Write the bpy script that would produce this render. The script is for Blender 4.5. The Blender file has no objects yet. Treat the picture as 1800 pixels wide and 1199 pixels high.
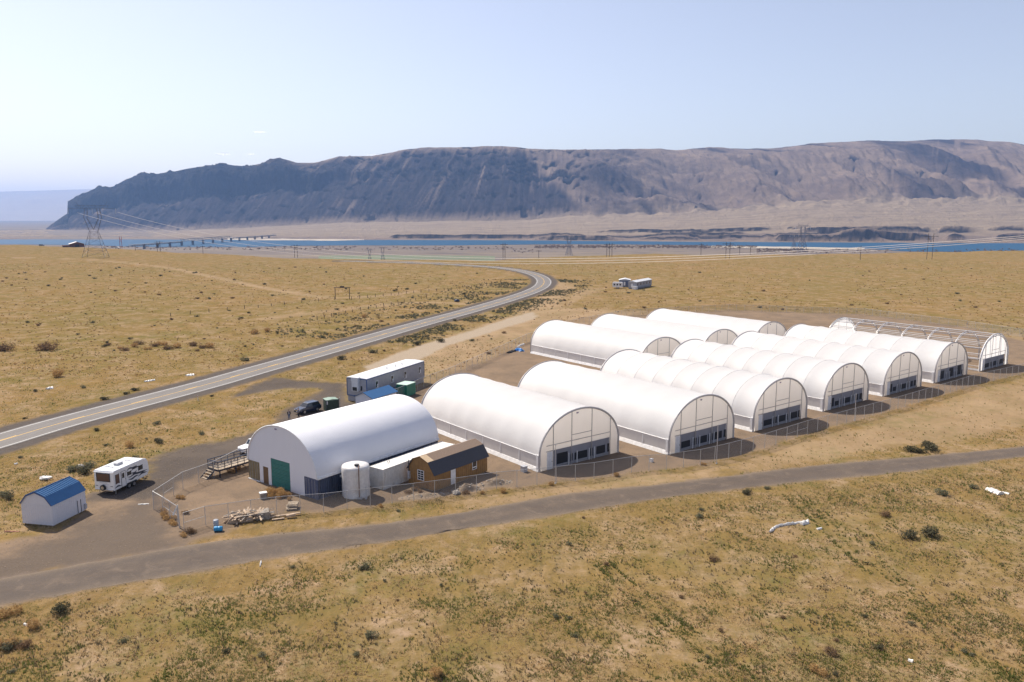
import bpy, bmesh, math, random
import numpy as np
from math import radians as R, sin, cos, pi, atan, atan2, hypot
random.seed(7); rng = np.random.default_rng(7)
S = bpy.context.scene; C = S.collection
# ------------------------------------------------------------------ camera, sky, sun
F_ = 1405.0; H_ = 35.0; HOR = 378.0
PITCH = atan((599.5 - HOR) / F_)
cd = bpy.data.cameras.new('camera'); cam = bpy.data.objects.new('camera', cd); C.objects.link(cam)
cd.sensor_width = 36; cd.lens = 36 * F_ / 1800; cd.clip_start = 1; cd.clip_end = 60000
cam.location = (0, 0, H_); cam.rotation_euler = (pi / 2 - PITCH, 0, 0); S.camera = cam
SUNV = np.array([-0.60, 0.56, 1.0]); SUNV /= np.linalg.norm(SUNV)
w = bpy.data.worlds.new('World'); S.world = w; w.use_nodes = True
wn = w.node_tree.nodes; wl = w.node_tree.links
sky = wn.new('ShaderNodeTexSky'); sky.sky_type = 'NISHITA'; sky.sun_disc = False
sky.sun_elevation = math.asin(SUNV[2]); sky.sun_rotation = atan2(SUNV[0], SUNV[1])
sky.altitude = 200; sky.air_density = 1.0; sky.dust_density = 1.2; sky.ozone_density = 2.0
bg = wn['Background']; bg.inputs[1].default_value = 0.12
tint = wn.new('ShaderNodeMix'); tint.data_type = 'RGBA'; tint.blend_type = 'MULTIPLY'; tint.inputs[0].default_value = 1; tint.inputs[7].default_value = (.985, .90, .90, 1)
hs = wn.new('ShaderNodeHueSaturation'); hs.inputs['Saturation'].default_value = .74
wl.new(sky.outputs[0], hs.inputs['Color']); wl.new(hs.outputs[0], tint.inputs[6]); wl.new(tint.outputs[2], bg.inputs[0])
sd = bpy.data.lights.new('sun', 'SUN'); sun = bpy.data.objects.new('sun', sd); C.objects.link(sun)
sd.energy = 4.6; sd.angle = R(0.5); sd.color = (1.0, 0.915, 0.79)
from mathutils import Vector, Matrix
sun.rotation_euler = Vector(-SUNV).to_track_quat('-Z', 'Y').to_euler()
S.render.engine = 'CYCLES'
S.view_settings.view_transform = 'Standard'; S.view_settings.look = 'None'
S.view_settings.exposure = 0.48; S.view_settings.gamma = 1
S.cycles.max_bounces = 8; S.cycles.volume_bounces = 1; S.cycles.transparent_max_bounces = 24
HAZE = 5.4e-5

# ------------------------------------------------------------------ helpers
def G(px, py, z=0.0):
    """photo measurement -> ground point at height z (survey of the site)"""
    a = (px - 900) / F_; b = -(py - 599.5) / F_
    dy = cos(PITCH) + b * sin(PITCH); dz = -sin(PITCH) + b * cos(PITCH)
    t = (z - H_) / dz
    return (a * t, dy * t)
def raydz(py):          # slope dz/dy of a sight line
    b = -(py - 599.5) / F_
    return (-sin(PITCH) + b * np.cos(PITCH)) / (cos(PITCH) + b * np.sin(PITCH))
def rayax(px, py):      # dx/dy
    b = -(py - 599.5) / F_
    return ((px - 900) / F_) / (cos(PITCH) + b * sin(PITCH))

def tag(o, label=None, cat=None, group=None, kind=None):
    if label: o['label'] = label
    if cat: o['category'] = cat
    if group: o['group'] = group
    if kind: o['kind'] = kind
    return o
def thing(name, label, cat, loc=(0, 0, 0), rz=0.0, group=None):
    o = bpy.data.objects.new(name, None); C.objects.link(o)
    o.location = loc; o.rotation_euler = (0, 0, rz); o.empty_display_size = 0.3
    return tag(o, label, cat, group)
def kids(o): return [c for c in bpy.data.objects if c.parent == o]
def dup(root, loc, rz, label=None, group=None, sc=None):
    def cp(o, par, ch):
        c = o.copy(); C.objects.link(c)
        if par: c.parent = par
        for k in ch.get(o, []): cp(k, c, ch)
        return c
    ch = {}
    stack = [root]
    while stack:
        o = stack.pop(); ch[o] = list(o.children); stack += ch[o]
    r = cp(root, None, ch); r.location = loc; r.rotation_euler = (0, 0, rz)
    if sc: r.scale = (sc,) * 3 if isinstance(sc, (int, float)) else sc
    if label: r['label'] = label
    if group: r['group'] = group
    return r

class MB:
    def __init__(s): s.v = []; s.f = []
    def add(s, vs, fs):
        n = len(s.v); s.v += [tuple(p) for p in vs]; s.f += [tuple(i + n for i in f) for f in fs]; return s
    def box(s, x0, x1, y0, y1, z0, z1):
        return s.add([(x0,y0,z0),(x1,y0,z0),(x1,y1,z0),(x0,y1,z0),(x0,y0,z1),(x1,y0,z1),(x1,y1,z1),(x0,y1,z1)],
                     [(3,2,1,0),(4,5,6,7),(0,1,5,4),(1,2,6,5),(2,3,7,6),(3,0,4,7)])
    def quad(s, a, b, c, d): return s.add([a, b, c, d], [(0, 1, 2, 3)])
    def prism(s, pts, y0, y1, axis='y'):
        n = len(pts)
        def m(p, t): return (p[0], t, p[1]) if axis == 'y' else ((t, p[0], p[1]) if axis == 'x' else (p[0], p[1], t))
        vs = [m(p, y0) for p in pts] + [m(p, y1) for p in pts]
        fs = [tuple(range(n)), tuple(range(2 * n - 1, n - 1, -1))] + [(i, i + n, (i + 1) % n + n, (i + 1) % n) for i in range(n)]
        return s.add(vs, fs)
    def tube(s, a, b, r, n=6, r2=None):
        a = Vector(a); b = Vector(b); d = (b - a)
        if d.length < 1e-6: return s
        d.normalize(); u = d.orthogonal().normalized(); v = d.cross(u); r2 = r if r2 is None else r2
        vs = [a + (u * cos(2*pi*i/n) + v * sin(2*pi*i/n)) * r for i in range(n)] + [b + (u * cos(2*pi*i/n) + v * sin(2*pi*i/n)) * r2 for i in range(n)]
        return s.add(vs, [(i, (i+1) % n, (i+1) % n + n, i + n) for i in range(n)] + [tuple(range(n))[::-1], tuple(range(n, 2*n))])
    def path(s, pts, r, n=6):
        for a, b in zip(pts[:-1], pts[1:]): s.tube(a, b, r, n)
        return s
    def build(s, name, mat, parent=None, smooth=False, bevel=0):
        me = bpy.data.meshes.new(name); me.from_pydata(s.v, [], s.f)
        bm = bmesh.new(); bm.from_mesh(me); bmesh.ops.recalc_face_normals(bm, faces=bm.faces); bm.to_mesh(me); bm.free()
        if smooth: me.polygons.foreach_set('use_smooth', [True] * len(me.polygons))
        me.materials.append(mat)
        o = bpy.data.objects.new(name, me); C.objects.link(o)
        if parent: o.parent = parent
        if bevel:
            b = o.modifiers.new('bevel', 'BEVEL'); b.width = bevel; b.segments = 2; b.limit_method = 'ANGLE'
        return o
def npmesh(name, V, Fq, mat, parent=None, smooth=True, attrs=None):
    V = np.asarray(V, np.float32); Fq = np.asarray(Fq, np.int32); k = Fq.shape[1]
    me = bpy.data.meshes.new(name)
    me.vertices.add(len(V)); me.vertices.foreach_set('co', V.ravel())
    me.loops.add(Fq.size); me.loops.foreach_set('vertex_index', Fq.ravel())
    me.polygons.add(len(Fq)); me.polygons.foreach_set('loop_start', np.arange(0, Fq.size, k, dtype=np.int32))
    me.polygons.foreach_set('loop_total', np.full(len(Fq), k, np.int32))
    me.update(calc_edges=True)
    if smooth: me.polygons.foreach_set('use_smooth', np.ones(len(Fq), bool))
    for an, av in (attrs or {}).items():
        a = me.color_attributes.new(an, 'FLOAT_COLOR', 'POINT'); a.data.foreach_set('color', np.asarray(av, np.float32).ravel())
    me.materials.append(mat)
    o = bpy.data.objects.new(name, me); C.objects.link(o)
    if parent: o.parent = parent
    return o

# numpy noise
_perm = rng.permutation(512).astype(np.int64); _perm = np.concatenate([_perm, _perm])
_gr = np.stack([np.cos(np.linspace(0, 2*pi, 512, endpoint=False)), np.sin(np.linspace(0, 2*pi, 512, endpoint=False))], 1)
def pn(x, y):
    x = np.asarray(x, float); y = np.asarray(y, float)
    xi = np.floor(x).astype(np.int64); yi = np.floor(y).astype(np.int64); xf = x - xi; yf = y - yi
    u = xf*xf*xf*(xf*(xf*6-15)+10); v = yf*yf*yf*(yf*(yf*6-15)+10)
    def g(a, b, dx, dy):
        h = _perm[(_perm[(a) & 511] + b) & 511]; return _gr[h, 0]*dx + _gr[h, 1]*dy
    return (g(xi, yi, xf, yf)*(1-u)+g(xi+1, yi, xf-1, yf)*u)*(1-v)+(g(xi, yi+1, xf, yf-1)*(1-u)+g(xi+1, yi+1, xf-1, yf-1)*u)*v
def fbm(x, y, o=4, g=0.5):
    r = 0; a = 1; s = 0
    for i in range(o): r = r + a*pn(x*2**i + 17.3*i, y*2**i - 9.1*i); s += a; a *= g
    return r / s * 1.5
def sstep(a, b, x): t = np.clip((x-a)/(b-a), 0, 1); return t*t*(3-2*t)
def sdist(P, poly):
    """signed distance to polygon, negative inside"""
    P = np.asarray(P); poly = np.asarray(poly); d = np.full(len(P), 1e9); ins = np.zeros(len(P), bool)
    for a, b in zip(poly, np.roll(poly, -1, 0)):
        e = b-a; q = P-a; t = np.clip((q@e)/(e@e), 0, 1); r = q-t[:, None]*e; d = np.minimum(d, np.hypot(r[:, 0], r[:, 1]))
        c = ((a[1] <= P[:, 1]) != (b[1] <= P[:, 1]))
        xs = a[0]+(P[:, 1]-a[1])/(b[1]-a[1]+1e-12)*e[0]; ins ^= c & (P[:, 0] < xs)
    return np.where(ins, -d, d)
def ldist(P, line):
    P = np.asarray(P); line = np.asarray(line); d = np.full(len(P), 1e9)
    for a, b in zip(line[:-1], line[1:]):
        e = b-a; q = P-a; t = np.clip((q@e)/(e@e), 0, 1); r = q-t[:, None]*e; d = np.minimum(d, np.hypot(r[:, 0], r[:, 1]))
    return d
def spline(pts, step=3.0):
    p = [np.array(q, float) for q in pts]; p = [2*p[0]-p[1]] + p + [2*p[-1]-p[-2]]; out = []
    for i in range(1, len(p)-2):
        n = max(2, int(np.linalg.norm(p[i+1]-p[i])/step))
        for k in range(n):
            t = k/n; a, b, c, d = p[i-1:i+3]
            out.append(.5*((2*b)+(-a+c)*t+(2*a-5*b+4*c-d)*t*t+(-a+3*b-3*c+d)*t**3))
    out.append(p[-2]); return np.array(out)

# ------------------------------------------------------------------ materials
def new_mat(name):
    m = bpy.data.materials.new(name); m.use_nodes = True; nt = m.node_tree; return m, nt, nt.nodes['Principled BSDF']
def nd(nt, t, **k):
    n = nt.nodes.new(t)
    for a, b in k.items():
        if a == 'op': n.operation = b
        elif isinstance(a, str) and a.startswith('i_'): n.inputs[a[2:].replace('_', ' ')].default_value = b
        else: setattr(n, a, b)
    return n
def mixc(nt, fac, a, b, blend='MIX'):
    n = nt.nodes.new('ShaderNodeMix'); n.data_type = 'RGBA'; n.blend_type = blend
    for i, v in ((0, fac), (6, a), (7, b)):
        if hasattr(v, 'is_linked') or hasattr(v, 'links'): nt.links.new(v, n.inputs[i])
        else: n.inputs[i].default_value = v if i == 0 else (*v, 1) if len(v) == 3 else v
    return n.outputs[2]
def math_(nt, op, a, b=None, c=None):
    n = nt.nodes.new('ShaderNodeMath'); n.operation = op
    for i, v in enumerate((a, b, c)):
        if v is None: continue
        if hasattr(v, 'links'): nt.links.new(v, n.inputs[i])
        else: n.inputs[i].default_value = v
    return n.outputs[0]
def noise(nt, co, scale, detail=4, rough=.55, dist=0, lo=None, hi=None):
    n = nt.nodes.new('ShaderNodeTexNoise'); n.inputs['Scale'].default_value = scale; n.inputs['Detail'].default_value = detail
    n.inputs['Roughness'].default_value = rough; n.inputs['Distortion'].default_value = dist
    if co is not None: nt.links.new(co, n.inputs['Vector'])
    if lo is None: return n.outputs[0]
    r = nt.nodes.new('ShaderNodeMapRange'); r.inputs[1].default_value = lo; r.inputs[2].default_value = hi; r.clamp = True
    nt.links.new(n.outputs[0], r.inputs[0]); return r.outputs[0]
def mapped(nt, scale=(1, 1, 1), rot=(0, 0, 0), world=False):
    if world:
        t = nt.nodes.new('ShaderNodeNewGeometry').outputs['Position']
    else: t = nt.nodes.new('ShaderNodeTexCoord').outputs['Object']
    m = nt.nodes.new('ShaderNodeMapping'); m.inputs['Scale'].default_value = scale; m.inputs['Rotation'].default_value = rot
    nt.links.new(t, m.inputs[0]); return m.outputs[0]
def bump(nt, bs, h, dist=.02, strength=1.0):
    b = nt.nodes.new('ShaderNodeBump'); b.inputs['Distance'].default_value = dist; b.inputs['Strength'].default_value = strength
    nt.links.new(h, b.inputs['Height']); nt.links.new(b.outputs[0], bs.inputs['Normal'])
def mat(name, col, rough=.7, metal=0.0, var=.12, scale=2.0, wear=None, spec=None, ridges=None, coat=0):
    m, nt, bs = new_mat(name); bs.inputs['Roughness'].default_value = rough; bs.inputs['Metallic'].default_value = metal
    if spec is not None: bs.inputs['Specular IOR Level'].default_value = spec
    if coat: bs.inputs['Coat Weight'].default_value = coat
    co = mapped(nt)
    f = noise(nt, co, scale, 5, .6, 0, .3, .7)
    c = mixc(nt, f, [x*(1-var) for x in col], [min(1, x*(1+var)) for x in col])
    if wear:
        f2 = noise(nt, mapped(nt, (1, 1, .35)), scale*.8, 6, .65, .4, .52, .75)
        f2 = math_(nt, 'MULTIPLY', f2, .55); c = mixc(nt, f2, c, wear)
    nt.links.new(c, bs.inputs['Base Color'])
    if ridges:
        wv = nd(nt, 'ShaderNodeTexWave'); wv.bands_direction = ridges[0]; wv.inputs['Scale'].default_value = ridges[1]
        nt.links.new(mapped(nt), wv.inputs[0]); bump(nt, bs, wv.outputs[1], ridges[2])
    return m
M = {}
def fabric(name, col, trans=.45, dirt=.06, wr=.02):
    m, nt, bs = new_mat(name); out = nt.nodes['Material Output']
    bs.inputs['Roughness'].default_value = .55; bs.inputs['Specular IOR Level'].default_value = .3
    f = noise(nt, mapped(nt, (1, 1, .4)), .6, 6, .65, .3, .35, .75)
    c = mixc(nt, f, col, [x*(1-dirt) for x in col]); nt.links.new(c, bs.inputs['Base Color'])
    h = noise(nt, mapped(nt, (1, .5, 1)), 1.1, 4, .5, .6); bump(nt, bs, h, wr)
    tr = nt.nodes.new('ShaderNodeBsdfTranslucent'); nt.links.new(c, tr.inputs[0])
    mx = nt.nodes.new('ShaderNodeMixShader'); mx.inputs[0].default_value = trans
    nt.links.new(bs.outputs[0], mx.inputs[1]); nt.links.new(tr.outputs[0], mx.inputs[2]); nt.links.new(mx.outputs[0], out.inputs[0])
    return m
M['film'] = fabric('greenhouse_film', (.95, .945, .94), .50, .03, .015)
M['endwhite'] = fabric('white_end_fabric', (.93, .93, .92), .6, .03, .06)
M['endfilm'] = fabric('greenhouse_end_film', (.95, .90, .84), .80, .05, .01)
M['screen'] = fabric('grey_screen', (.70, .68, .68), .45, .10, .01)
M['shade'] = fabric('grey_shade_cloth', (.34, .34, .38), .15, .15, .02)
M['hall'] = fabric('hall_membrane', (.82, .82, .85), .05, .04, .015)
M['skirt'] = mat('white_skirt_board', (.80, .79, .78), .6, wear=(.5, .45, .38))
M['galv'] = mat('galvanised_steel', (.46, .46, .48), .42, .6, .15, 6)
M['post'] = mat('galvanised_fence_steel', (.52, .52, .52), .5, .3, .15, 6)
M['dark'] = mat('dark_parts_and_shade', (.010, .012, .018), .6)  # near black for small parts, and for interior shade painted on opening panels
M['white'] = mat('white_paint', (.78, .78, .79), .45, wear=(.5, .47, .42))
M['rvwhite'] = mat('gelcoat_white', (.80, .80, .80), .25, var=.03, coat=.3)
M['bluecon'] = mat('navy_container_paint', (.055, .075, .13), .5, wear=(.16, .12, .10), ridges=('Y', 1.1, .05))
M['bluedoor'] = mat('navy_container_door_paint', (.085, .11, .19), .5, wear=(.25, .24, .27))
M['tancon'] = mat('tan_container_paint', (.27, .215, .12), .6, wear=(.12, .08, .05))
M['whitecon'] = mat('white_container_paint', (.70, .69, .66), .5, wear=(.35, .27, .18), ridges=('Y', 1.1, .05))
M['green'] = mat('green_roller_door', (.018, .17, .145), .5, ridges=('Z', 1.6, .03))
M['wood'] = mat('brown_door_wood', (.16, .09, .04), .7, scale=5)
M['metalblack'] = mat('dark_blue_steel', (.022, .030, .055), .45, .2)
M['deck'] = mat('weathered_plank', (.42, .34, .25), .85, var=.3, scale=3)
M['lumber'] = mat('raw_lumber', (.48, .36, .25), .85, var=.3, scale=3)
M['lumbergrey'] = mat('grey_weathered_lumber', (.30, .26, .22), .9, var=.3, scale=3)
M['roofblue'] = mat('blue_steel_roof', (.028, .115, .27), .38, .15, .08)
M['shedwall'] = mat('shed_white_siding', (.66, .67, .72), .5, var=.03)
M['siding'] = mat('office_grey_siding', (.33, .33, .36), .6, ridges=('Y', 1.4, .02), wear=(.24, .24, .26))
M['trimblue'] = mat('blue_trim', (.03, .085, .24), .45)
M['roofgrey'] = mat('pale_membrane_roof', (.62, .63, .65), .55, wear=(.4, .4, .4))
M['glass'] = mat('dark_glass', (.02, .025, .03), .08, spec=.8, var=.02)
M['brownglass'] = mat('tinted_brown_glass', (.10, .055, .045), .12, spec=.8, var=.05)
M['t111'] = mat('brown_plywood_siding', (.30, .165, .055), .7, var=.2, wear=(.10, .05, .02))
M['shingle'] = mat('brown_shingle_roof', (.20, .14, .10), .85, var=.2, scale=8)
M['shaderoof'] = mat('shaded_shingle_roof', (.055, .055, .065), .7, var=.2, scale=8)  # darker copy of the shingles: shade of the steep planes painted in
M['tan_sheet'] = mat('unroofed_plywood', (.52, .39, .25), .8, var=.1)
M['tank'] = mat('white_poly_tank', (.70, .68, .66), .45, wear=(.5, .46, .4))
M['rust'] = mat('rusty_pipe', (.18, .09, .05), .8)
M['asphalt'] = None
M['carblue'] = mat('dark_blue_car_paint', (.010, .018, .048), .3, .0, .1, coat=.5)
M['tyre'] = mat('tyre_rubber', (.02, .02, .02), .85)
M['rim'] = mat('alloy_rim', (.5, .5, .52), .3, .8)
M['chrome'] = mat('chrome', (.7, .7, .72), .12, 1.0)
M['lamp'] = mat('headlight_glass', (.75, .78, .82), .1, .3)
M['binD'] = mat('dark_green_steel', (.022, .045, .032), .5, wear=(.06, .07, .05))
M['binTop'] = mat('pale_green_lid', (.22, .31, .25), .6)
M['teal'] = mat('teal_green_paint', (.02, .19, .13), .5)
M['tealTop'] = mat('pale_teal_top', (.50, .66, .58), .5)
M['skin'] = mat('skin', (.45, .27, .19), .6)
M['jacket'] = mat('black_jacket', (.015, .015, .02), .8)
M['shirt'] = mat('pale_shirt', (.6, .55, .55), .8)
M['grey_shirt'] = mat('grey_shirt', (.2, .2, .24), .8)
M['jeans'] = mat('blue_jeans', (.07, .11, .20), .85)
M['hair'] = mat('dark_hair', (.03, .02, .015), .7)
M['tarp'] = mat('blue_tarp', (.02, .19, .52), .4)
M['barrel'] = mat('blue_plastic_barrel', (.02, .25, .50), .4)
M['greyplastic'] = mat('grey_plastic', (.42, .43, .46), .5)
M['plastic'] = mat('white_film_scrap', (.72, .70, .66), .5, var=.2)
M['orange'] = mat('orange_board', (.55, .25, .14), .7)
M['stone'] = mat('grey_stone', (.33, .30, .27), .9, var=.25, scale=4)
M['lattice'] = mat('grey_lattice_steel', (.10, .10, .12), .6, .3)
M['cable'] = mat('aluminium_cable', (.72, .66, .62), .35, .2)
M['poleWood'] = mat('pole_timber', (.07, .055, .05), .85)
M['redsteel'] = mat('red_steel', (.35, .05, .04), .6)
M['barn'] = mat('barn_brown', (.13, .06, .045), .8)
M['barnroof'] = mat('barn_pale_roof', (.62, .58, .55), .5)
M['bridge'] = mat('bridge_steel', (.16, .15, .15), .6, .3)
M['wire'] = mat('fence_wire', (.10, .09, .08), .7)
def mesh_mat():
    m, nt, bs = new_mat('chain_link'); out = nt.nodes['Material Output']
    bs.inputs['Base Color'].default_value = (.30, .30, .30, 1); bs.inputs['Roughness'].default_value = .5
    tr = nt.nodes.new('ShaderNodeBsdfTransparent'); mx = nt.nodes.new('ShaderNodeMixShader')
    wv = [nd(nt, 'ShaderNodeTexWave') for _ in range(2)]; vals = []
    for q, rz in zip(wv, (R(45), R(-45))):
        q.inputs['Scale'].default_value = 3.2; q.bands_direction = 'X'
        nt.links.new(mapped(nt, (1, 1, 1), (0, rz, 0)), q.inputs[0])
        vals.append(math_(nt, 'GREATER_THAN', q.outputs[1], .965))
    a = math_(nt, 'MAXIMUM', vals[0], vals[1]); nt.links.new(a, mx.inputs[0])
    nt.links.new(tr.outputs[0], mx.inputs[1]); nt.links.new(bs.outputs[0], mx.inputs[2]); nt.links.new(mx.outputs[0], out.inputs[0])
    return m
M['chain'] = mesh_mat()

# ------------------------------------------------------------------ site survey lines
YEL = [(-330, 868), (-150, 818), (0, 775), (75, 752.5), (175, 725), (300, 692.5), (375, 672.5), (450, 651), (600, 609), (733, 571), (822, 547),
       (889, 527.5), (930, 514), (951, 503.5), (956, 494), (948, 486), (930, 479.5), (905, 474.3), (870, 470), (820, 466.5), (757, 463.3), (690, 461), (600, 458.8)]
HWY = spline([G(*p) for p in YEL], 4.0)
TU = [(-350, 1070), (0, 1016), (156, 988), (311, 961), (467, 940), (583, 929), (700, 916), (850, 893), (1000, 867), (1200, 846), (1420, 819), (1603, 803), (1800, 785), (2050, 762), (2400, 735)]
TL = [(-350, 1125), (0, 1066), (156, 1039), (311, 1012), (467, 984), (583, 967), (700, 951), (850, 926), (1000, 903), (1200, 872), (1420, 847), (1603, 829), (1800, 803), (2050, 779), (2400, 751)]
TUw = np.array([G(*p) for p in TU]); TLw = np.array([G(*p) for p in TL])
def gp(l): return np.array([G(*p) for p in l])
TRACKPOLY = np.concatenate([TUw, TLw[::-1]])
GREY = gp([(150, 880), (165, 868), (258, 842), (262, 812), (285, 796), (345, 782), (430, 766), (488, 739), (504, 717), (551, 693), (569, 684.6), (560, 680), (500, 683), (462, 688), (425, 696),
           (400, 702), (440, 680), (482, 664), (560, 671), (603, 672), (606, 705), (640, 712), (700, 700), (690, 760), (450, 800), (430, 800), (340, 835), (300, 862), (250, 878)])
GREY2 = gp([(-300, 1010), (0, 975), (100, 950), (190, 905), (262, 868), (300, 905), (330, 962), (160, 992), (0, 1022), (-300, 1070)])
YARD = gp([(-300, 1000), (0, 955), (70, 940), (110, 935), (150, 905), (160, 870), (262, 850), (300, 850), (345, 812), (440, 780), (700, 690), (760, 676), (800, 655), (880, 624), (925, 603), (985, 580), (1100, 556), (1280, 545), (1520, 553), (1700, 575), (1800, 600), (2000, 625),
           (1900, 632), (1800, 656), (1711, 677), (1578, 718), (1419, 762), (1344, 787), (1280, 804), (1231, 816), (1171, 825), (1110, 830), (1044, 841), (944, 853), (873, 860), (801, 870), (727, 880),
           (651, 889), (569, 899), (487, 905), (420, 912), (400, 935), (340, 950), (311, 963), (156, 990), (0, 1018), (-300, 1064)])
TAN = gp([(700, 692), (745, 668), (640, 665), (655, 640), (700, 620), (760, 600), (840, 574), (900, 556), (940, 530), (965, 500), (990, 492), (1010, 505), (985, 540), (1150, 549), (1500, 552), (1750, 585), (1900, 600), (1900, 640), (1700, 590), (1400, 565),
          (1100, 560), (1000, 580), (920, 605), (850, 640), (790, 668)])
TAN2 = gp([(800, 885), (1000, 855), (1110, 838), (1231, 825), (1344, 800), (1500, 755), (1700, 695), (1850, 655), (2100, 620), (2100, 700), (1800, 745), (1700, 765), (1550, 785), (1400, 812), (1200, 842), (1000, 866), (850, 890)])
PATH = gp([(640, 645), (700, 620), (755, 602), (822, 583), (889, 561), (935, 548), (945, 556), (922, 566), (889, 575), (844, 590), (790, 606), (745, 628), (700, 648), (660, 660)])
TRK2 = spline([G(*p) for p in [(0, 452), (120, 455), (190, 459), (290, 470), (380, 488), (460, 505), (530, 517), (580, 523), (660, 521), (730, 512)]], 8)
TRK3 = spline([G(*p) for p in [(1000, 547), (1100, 547), (1200, 549), (1300, 552)]], 8)
TRK4 = spline([G(*p) for p in [(470, 560), (560, 548), (640, 540), (720, 532), (800, 533), (850, 535)]], 8)
BACKD = gp([(930, 600), (1000, 560), (1000, 520), (1030, 505), (1060, 507), (1010, 530), (990, 545), (1060, 548), (1010, 565)])

# ------------------------------------------------------------------ plateau ground
CX = [-600, 0, 140, 300, 500, 700, 870, 1000, 1150, 1300, 1500, 1640, 1800, 2400]
CY = [428, 430.5, 434, 443, 454.5, 457.5, 457.5, 452, 446.5, 450, 446.5, 443.5, 441, 438]
CDEPTH = np.array([G(900, y)[1] for y in CY]); CRAT = np.array([(x-900)/F_/1.0 for x in CX])
def crest_depth(ratio): return np.interp(ratio, CRAT, CDEPTH)
def masks(X, Y):
    P = np.stack([X, Y], 1)
    n1 = fbm(X*.25, Y*.25, 4); n2 = fbm(X*.9, Y*.9, 3); ed = n1*1.6+n2*.7
    big = fbm(X*.03, Y*.03, 3)
    dh = ldist(P, HWY)
    side = np.zeros(len(X))
    sh = 1-sstep(6.2, 8.2, dh+ed*.5)
    grey = np.maximum(1-sstep(-1., 1.2, sdist(P, GREY)+ed), 0)
    grey = np.maximum(grey, .75*(1-sstep(-2.5, 2, sdist(P, GREY2)+ed*2.2+big*3)))
    track = 1-sstep(-.7, .5, sdist(P, TRACKPOLY)+ed*.55)
    yard = 1-sstep(-.8, 1.2, sdist(P, YARD)+ed)
    tan = np.maximum(1-sstep(-3, 3, sdist(P, TAN)+ed*2.5), .85*(1-sstep(-2, 2, sdist(P, TAN2)+ed*2+big*3)))
    path = 1-sstep(-.8, .8, sdist(P, PATH)+ed*.6)
    t2 = np.maximum(.95*(1-sstep(1.8, 4.5, ldist(P, TRK2)+ed)), .8*(1-sstep(1.5, 4, ldist(P, TRK3)+ed)))
    t2 = np.maximum(t2, .7*(1-sstep(2, 6, ldist(P, TRK4)+ed)))
    t2 = np.maximum(t2, .9*(1-sstep(-2, 2, sdist(P, BACKD)+ed*2)))
    return sh, grey, track, yard, np.maximum(tan, t2), path, dh
def build_ground():
    rat = np.concatenate([np.linspace(-1.5, -.70, 60, endpoint=False), np.linspace(-.70, .70, 820, endpoint=False), np.linspace(.70, 1.5, 60)])
    ys = []; y = 1300.
    while y > 425: ys.append(y); y -= 2.0 if y < 1000 else 3.0
    dep = np.array([G(900, q)[1] for q in ys]); dep = np.concatenate([[-60, -20, 5, 20, 35], dep[dep > 38]])
    base = np.array([dep]).T * np.ones((1, len(rat)))
    X = base*rat; X[:4] = np.linspace(-140, 140, len(rat)); X[0] *= 1.6
    Y = base.copy()
    cdp = crest_depth(rat)[None, :]
    last = Y[-1]; extra = []
    for k in range(1, 40): extra.append(last+k*35.0)
    Y2 = np.array(extra); X2 = Y2*rat
    X = np.concatenate([X, X2]); Y = np.concatenate([Y, Y2])
    n, m = X.shape; x = X.ravel(); y = Y.ravel()
    sh, grey, track, yard, tan, path, dh = masks(x, y)
    cdp = np.broadcast_to(cdp, X.shape).ravel()
    over = y-cdp
    z = -62.5*sstep(0, 420, over)-0.02*np.clip(over, 0, 60)
    z += fbm(x*.02, y*.02, 4)*1.3*sstep(-45, -5, over)*(1-sstep(300, 420, over))*np.clip(dh/25-.6, 0, 1)
    soft = np.clip(np.maximum.reduce([sh, grey, track, yard, path]), 0, 1)
    ht = sdist(np.stack([x, y], 1), TRACKPOLY)
    hy = sdist(np.stack([x, y], 1), YARD)
    free = sstep(1.6, 5, ht)*sstep(.3, 4, hy)*sstep(9, 14, dh)*(1-sstep(-100, -40, over))
    z += free*(fbm(x*.35, y*.35, 3)*.10+fbm(x*1.1, y*1.1, 3)*.05-.07)
    A = np.stack([grey, track, yard, np.ones_like(x)], 1); B = np.stack([tan, path, sh, np.ones_like(x)], 1)
    idx = np.arange(n*m).reshape(n, m)
    Fq = np.stack([idx[:-1, :-1], idx[:-1, 1:], idx[1:, 1:], idx[1:, :-1]], -1).reshape(-1, 4)
    o = npmesh('ground', np.stack([x, y, z], 1), Fq, ground_mat(), attrs={'zoneA': A, 'zoneB': B}); tag(o, kind='structure')
    return o
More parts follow.
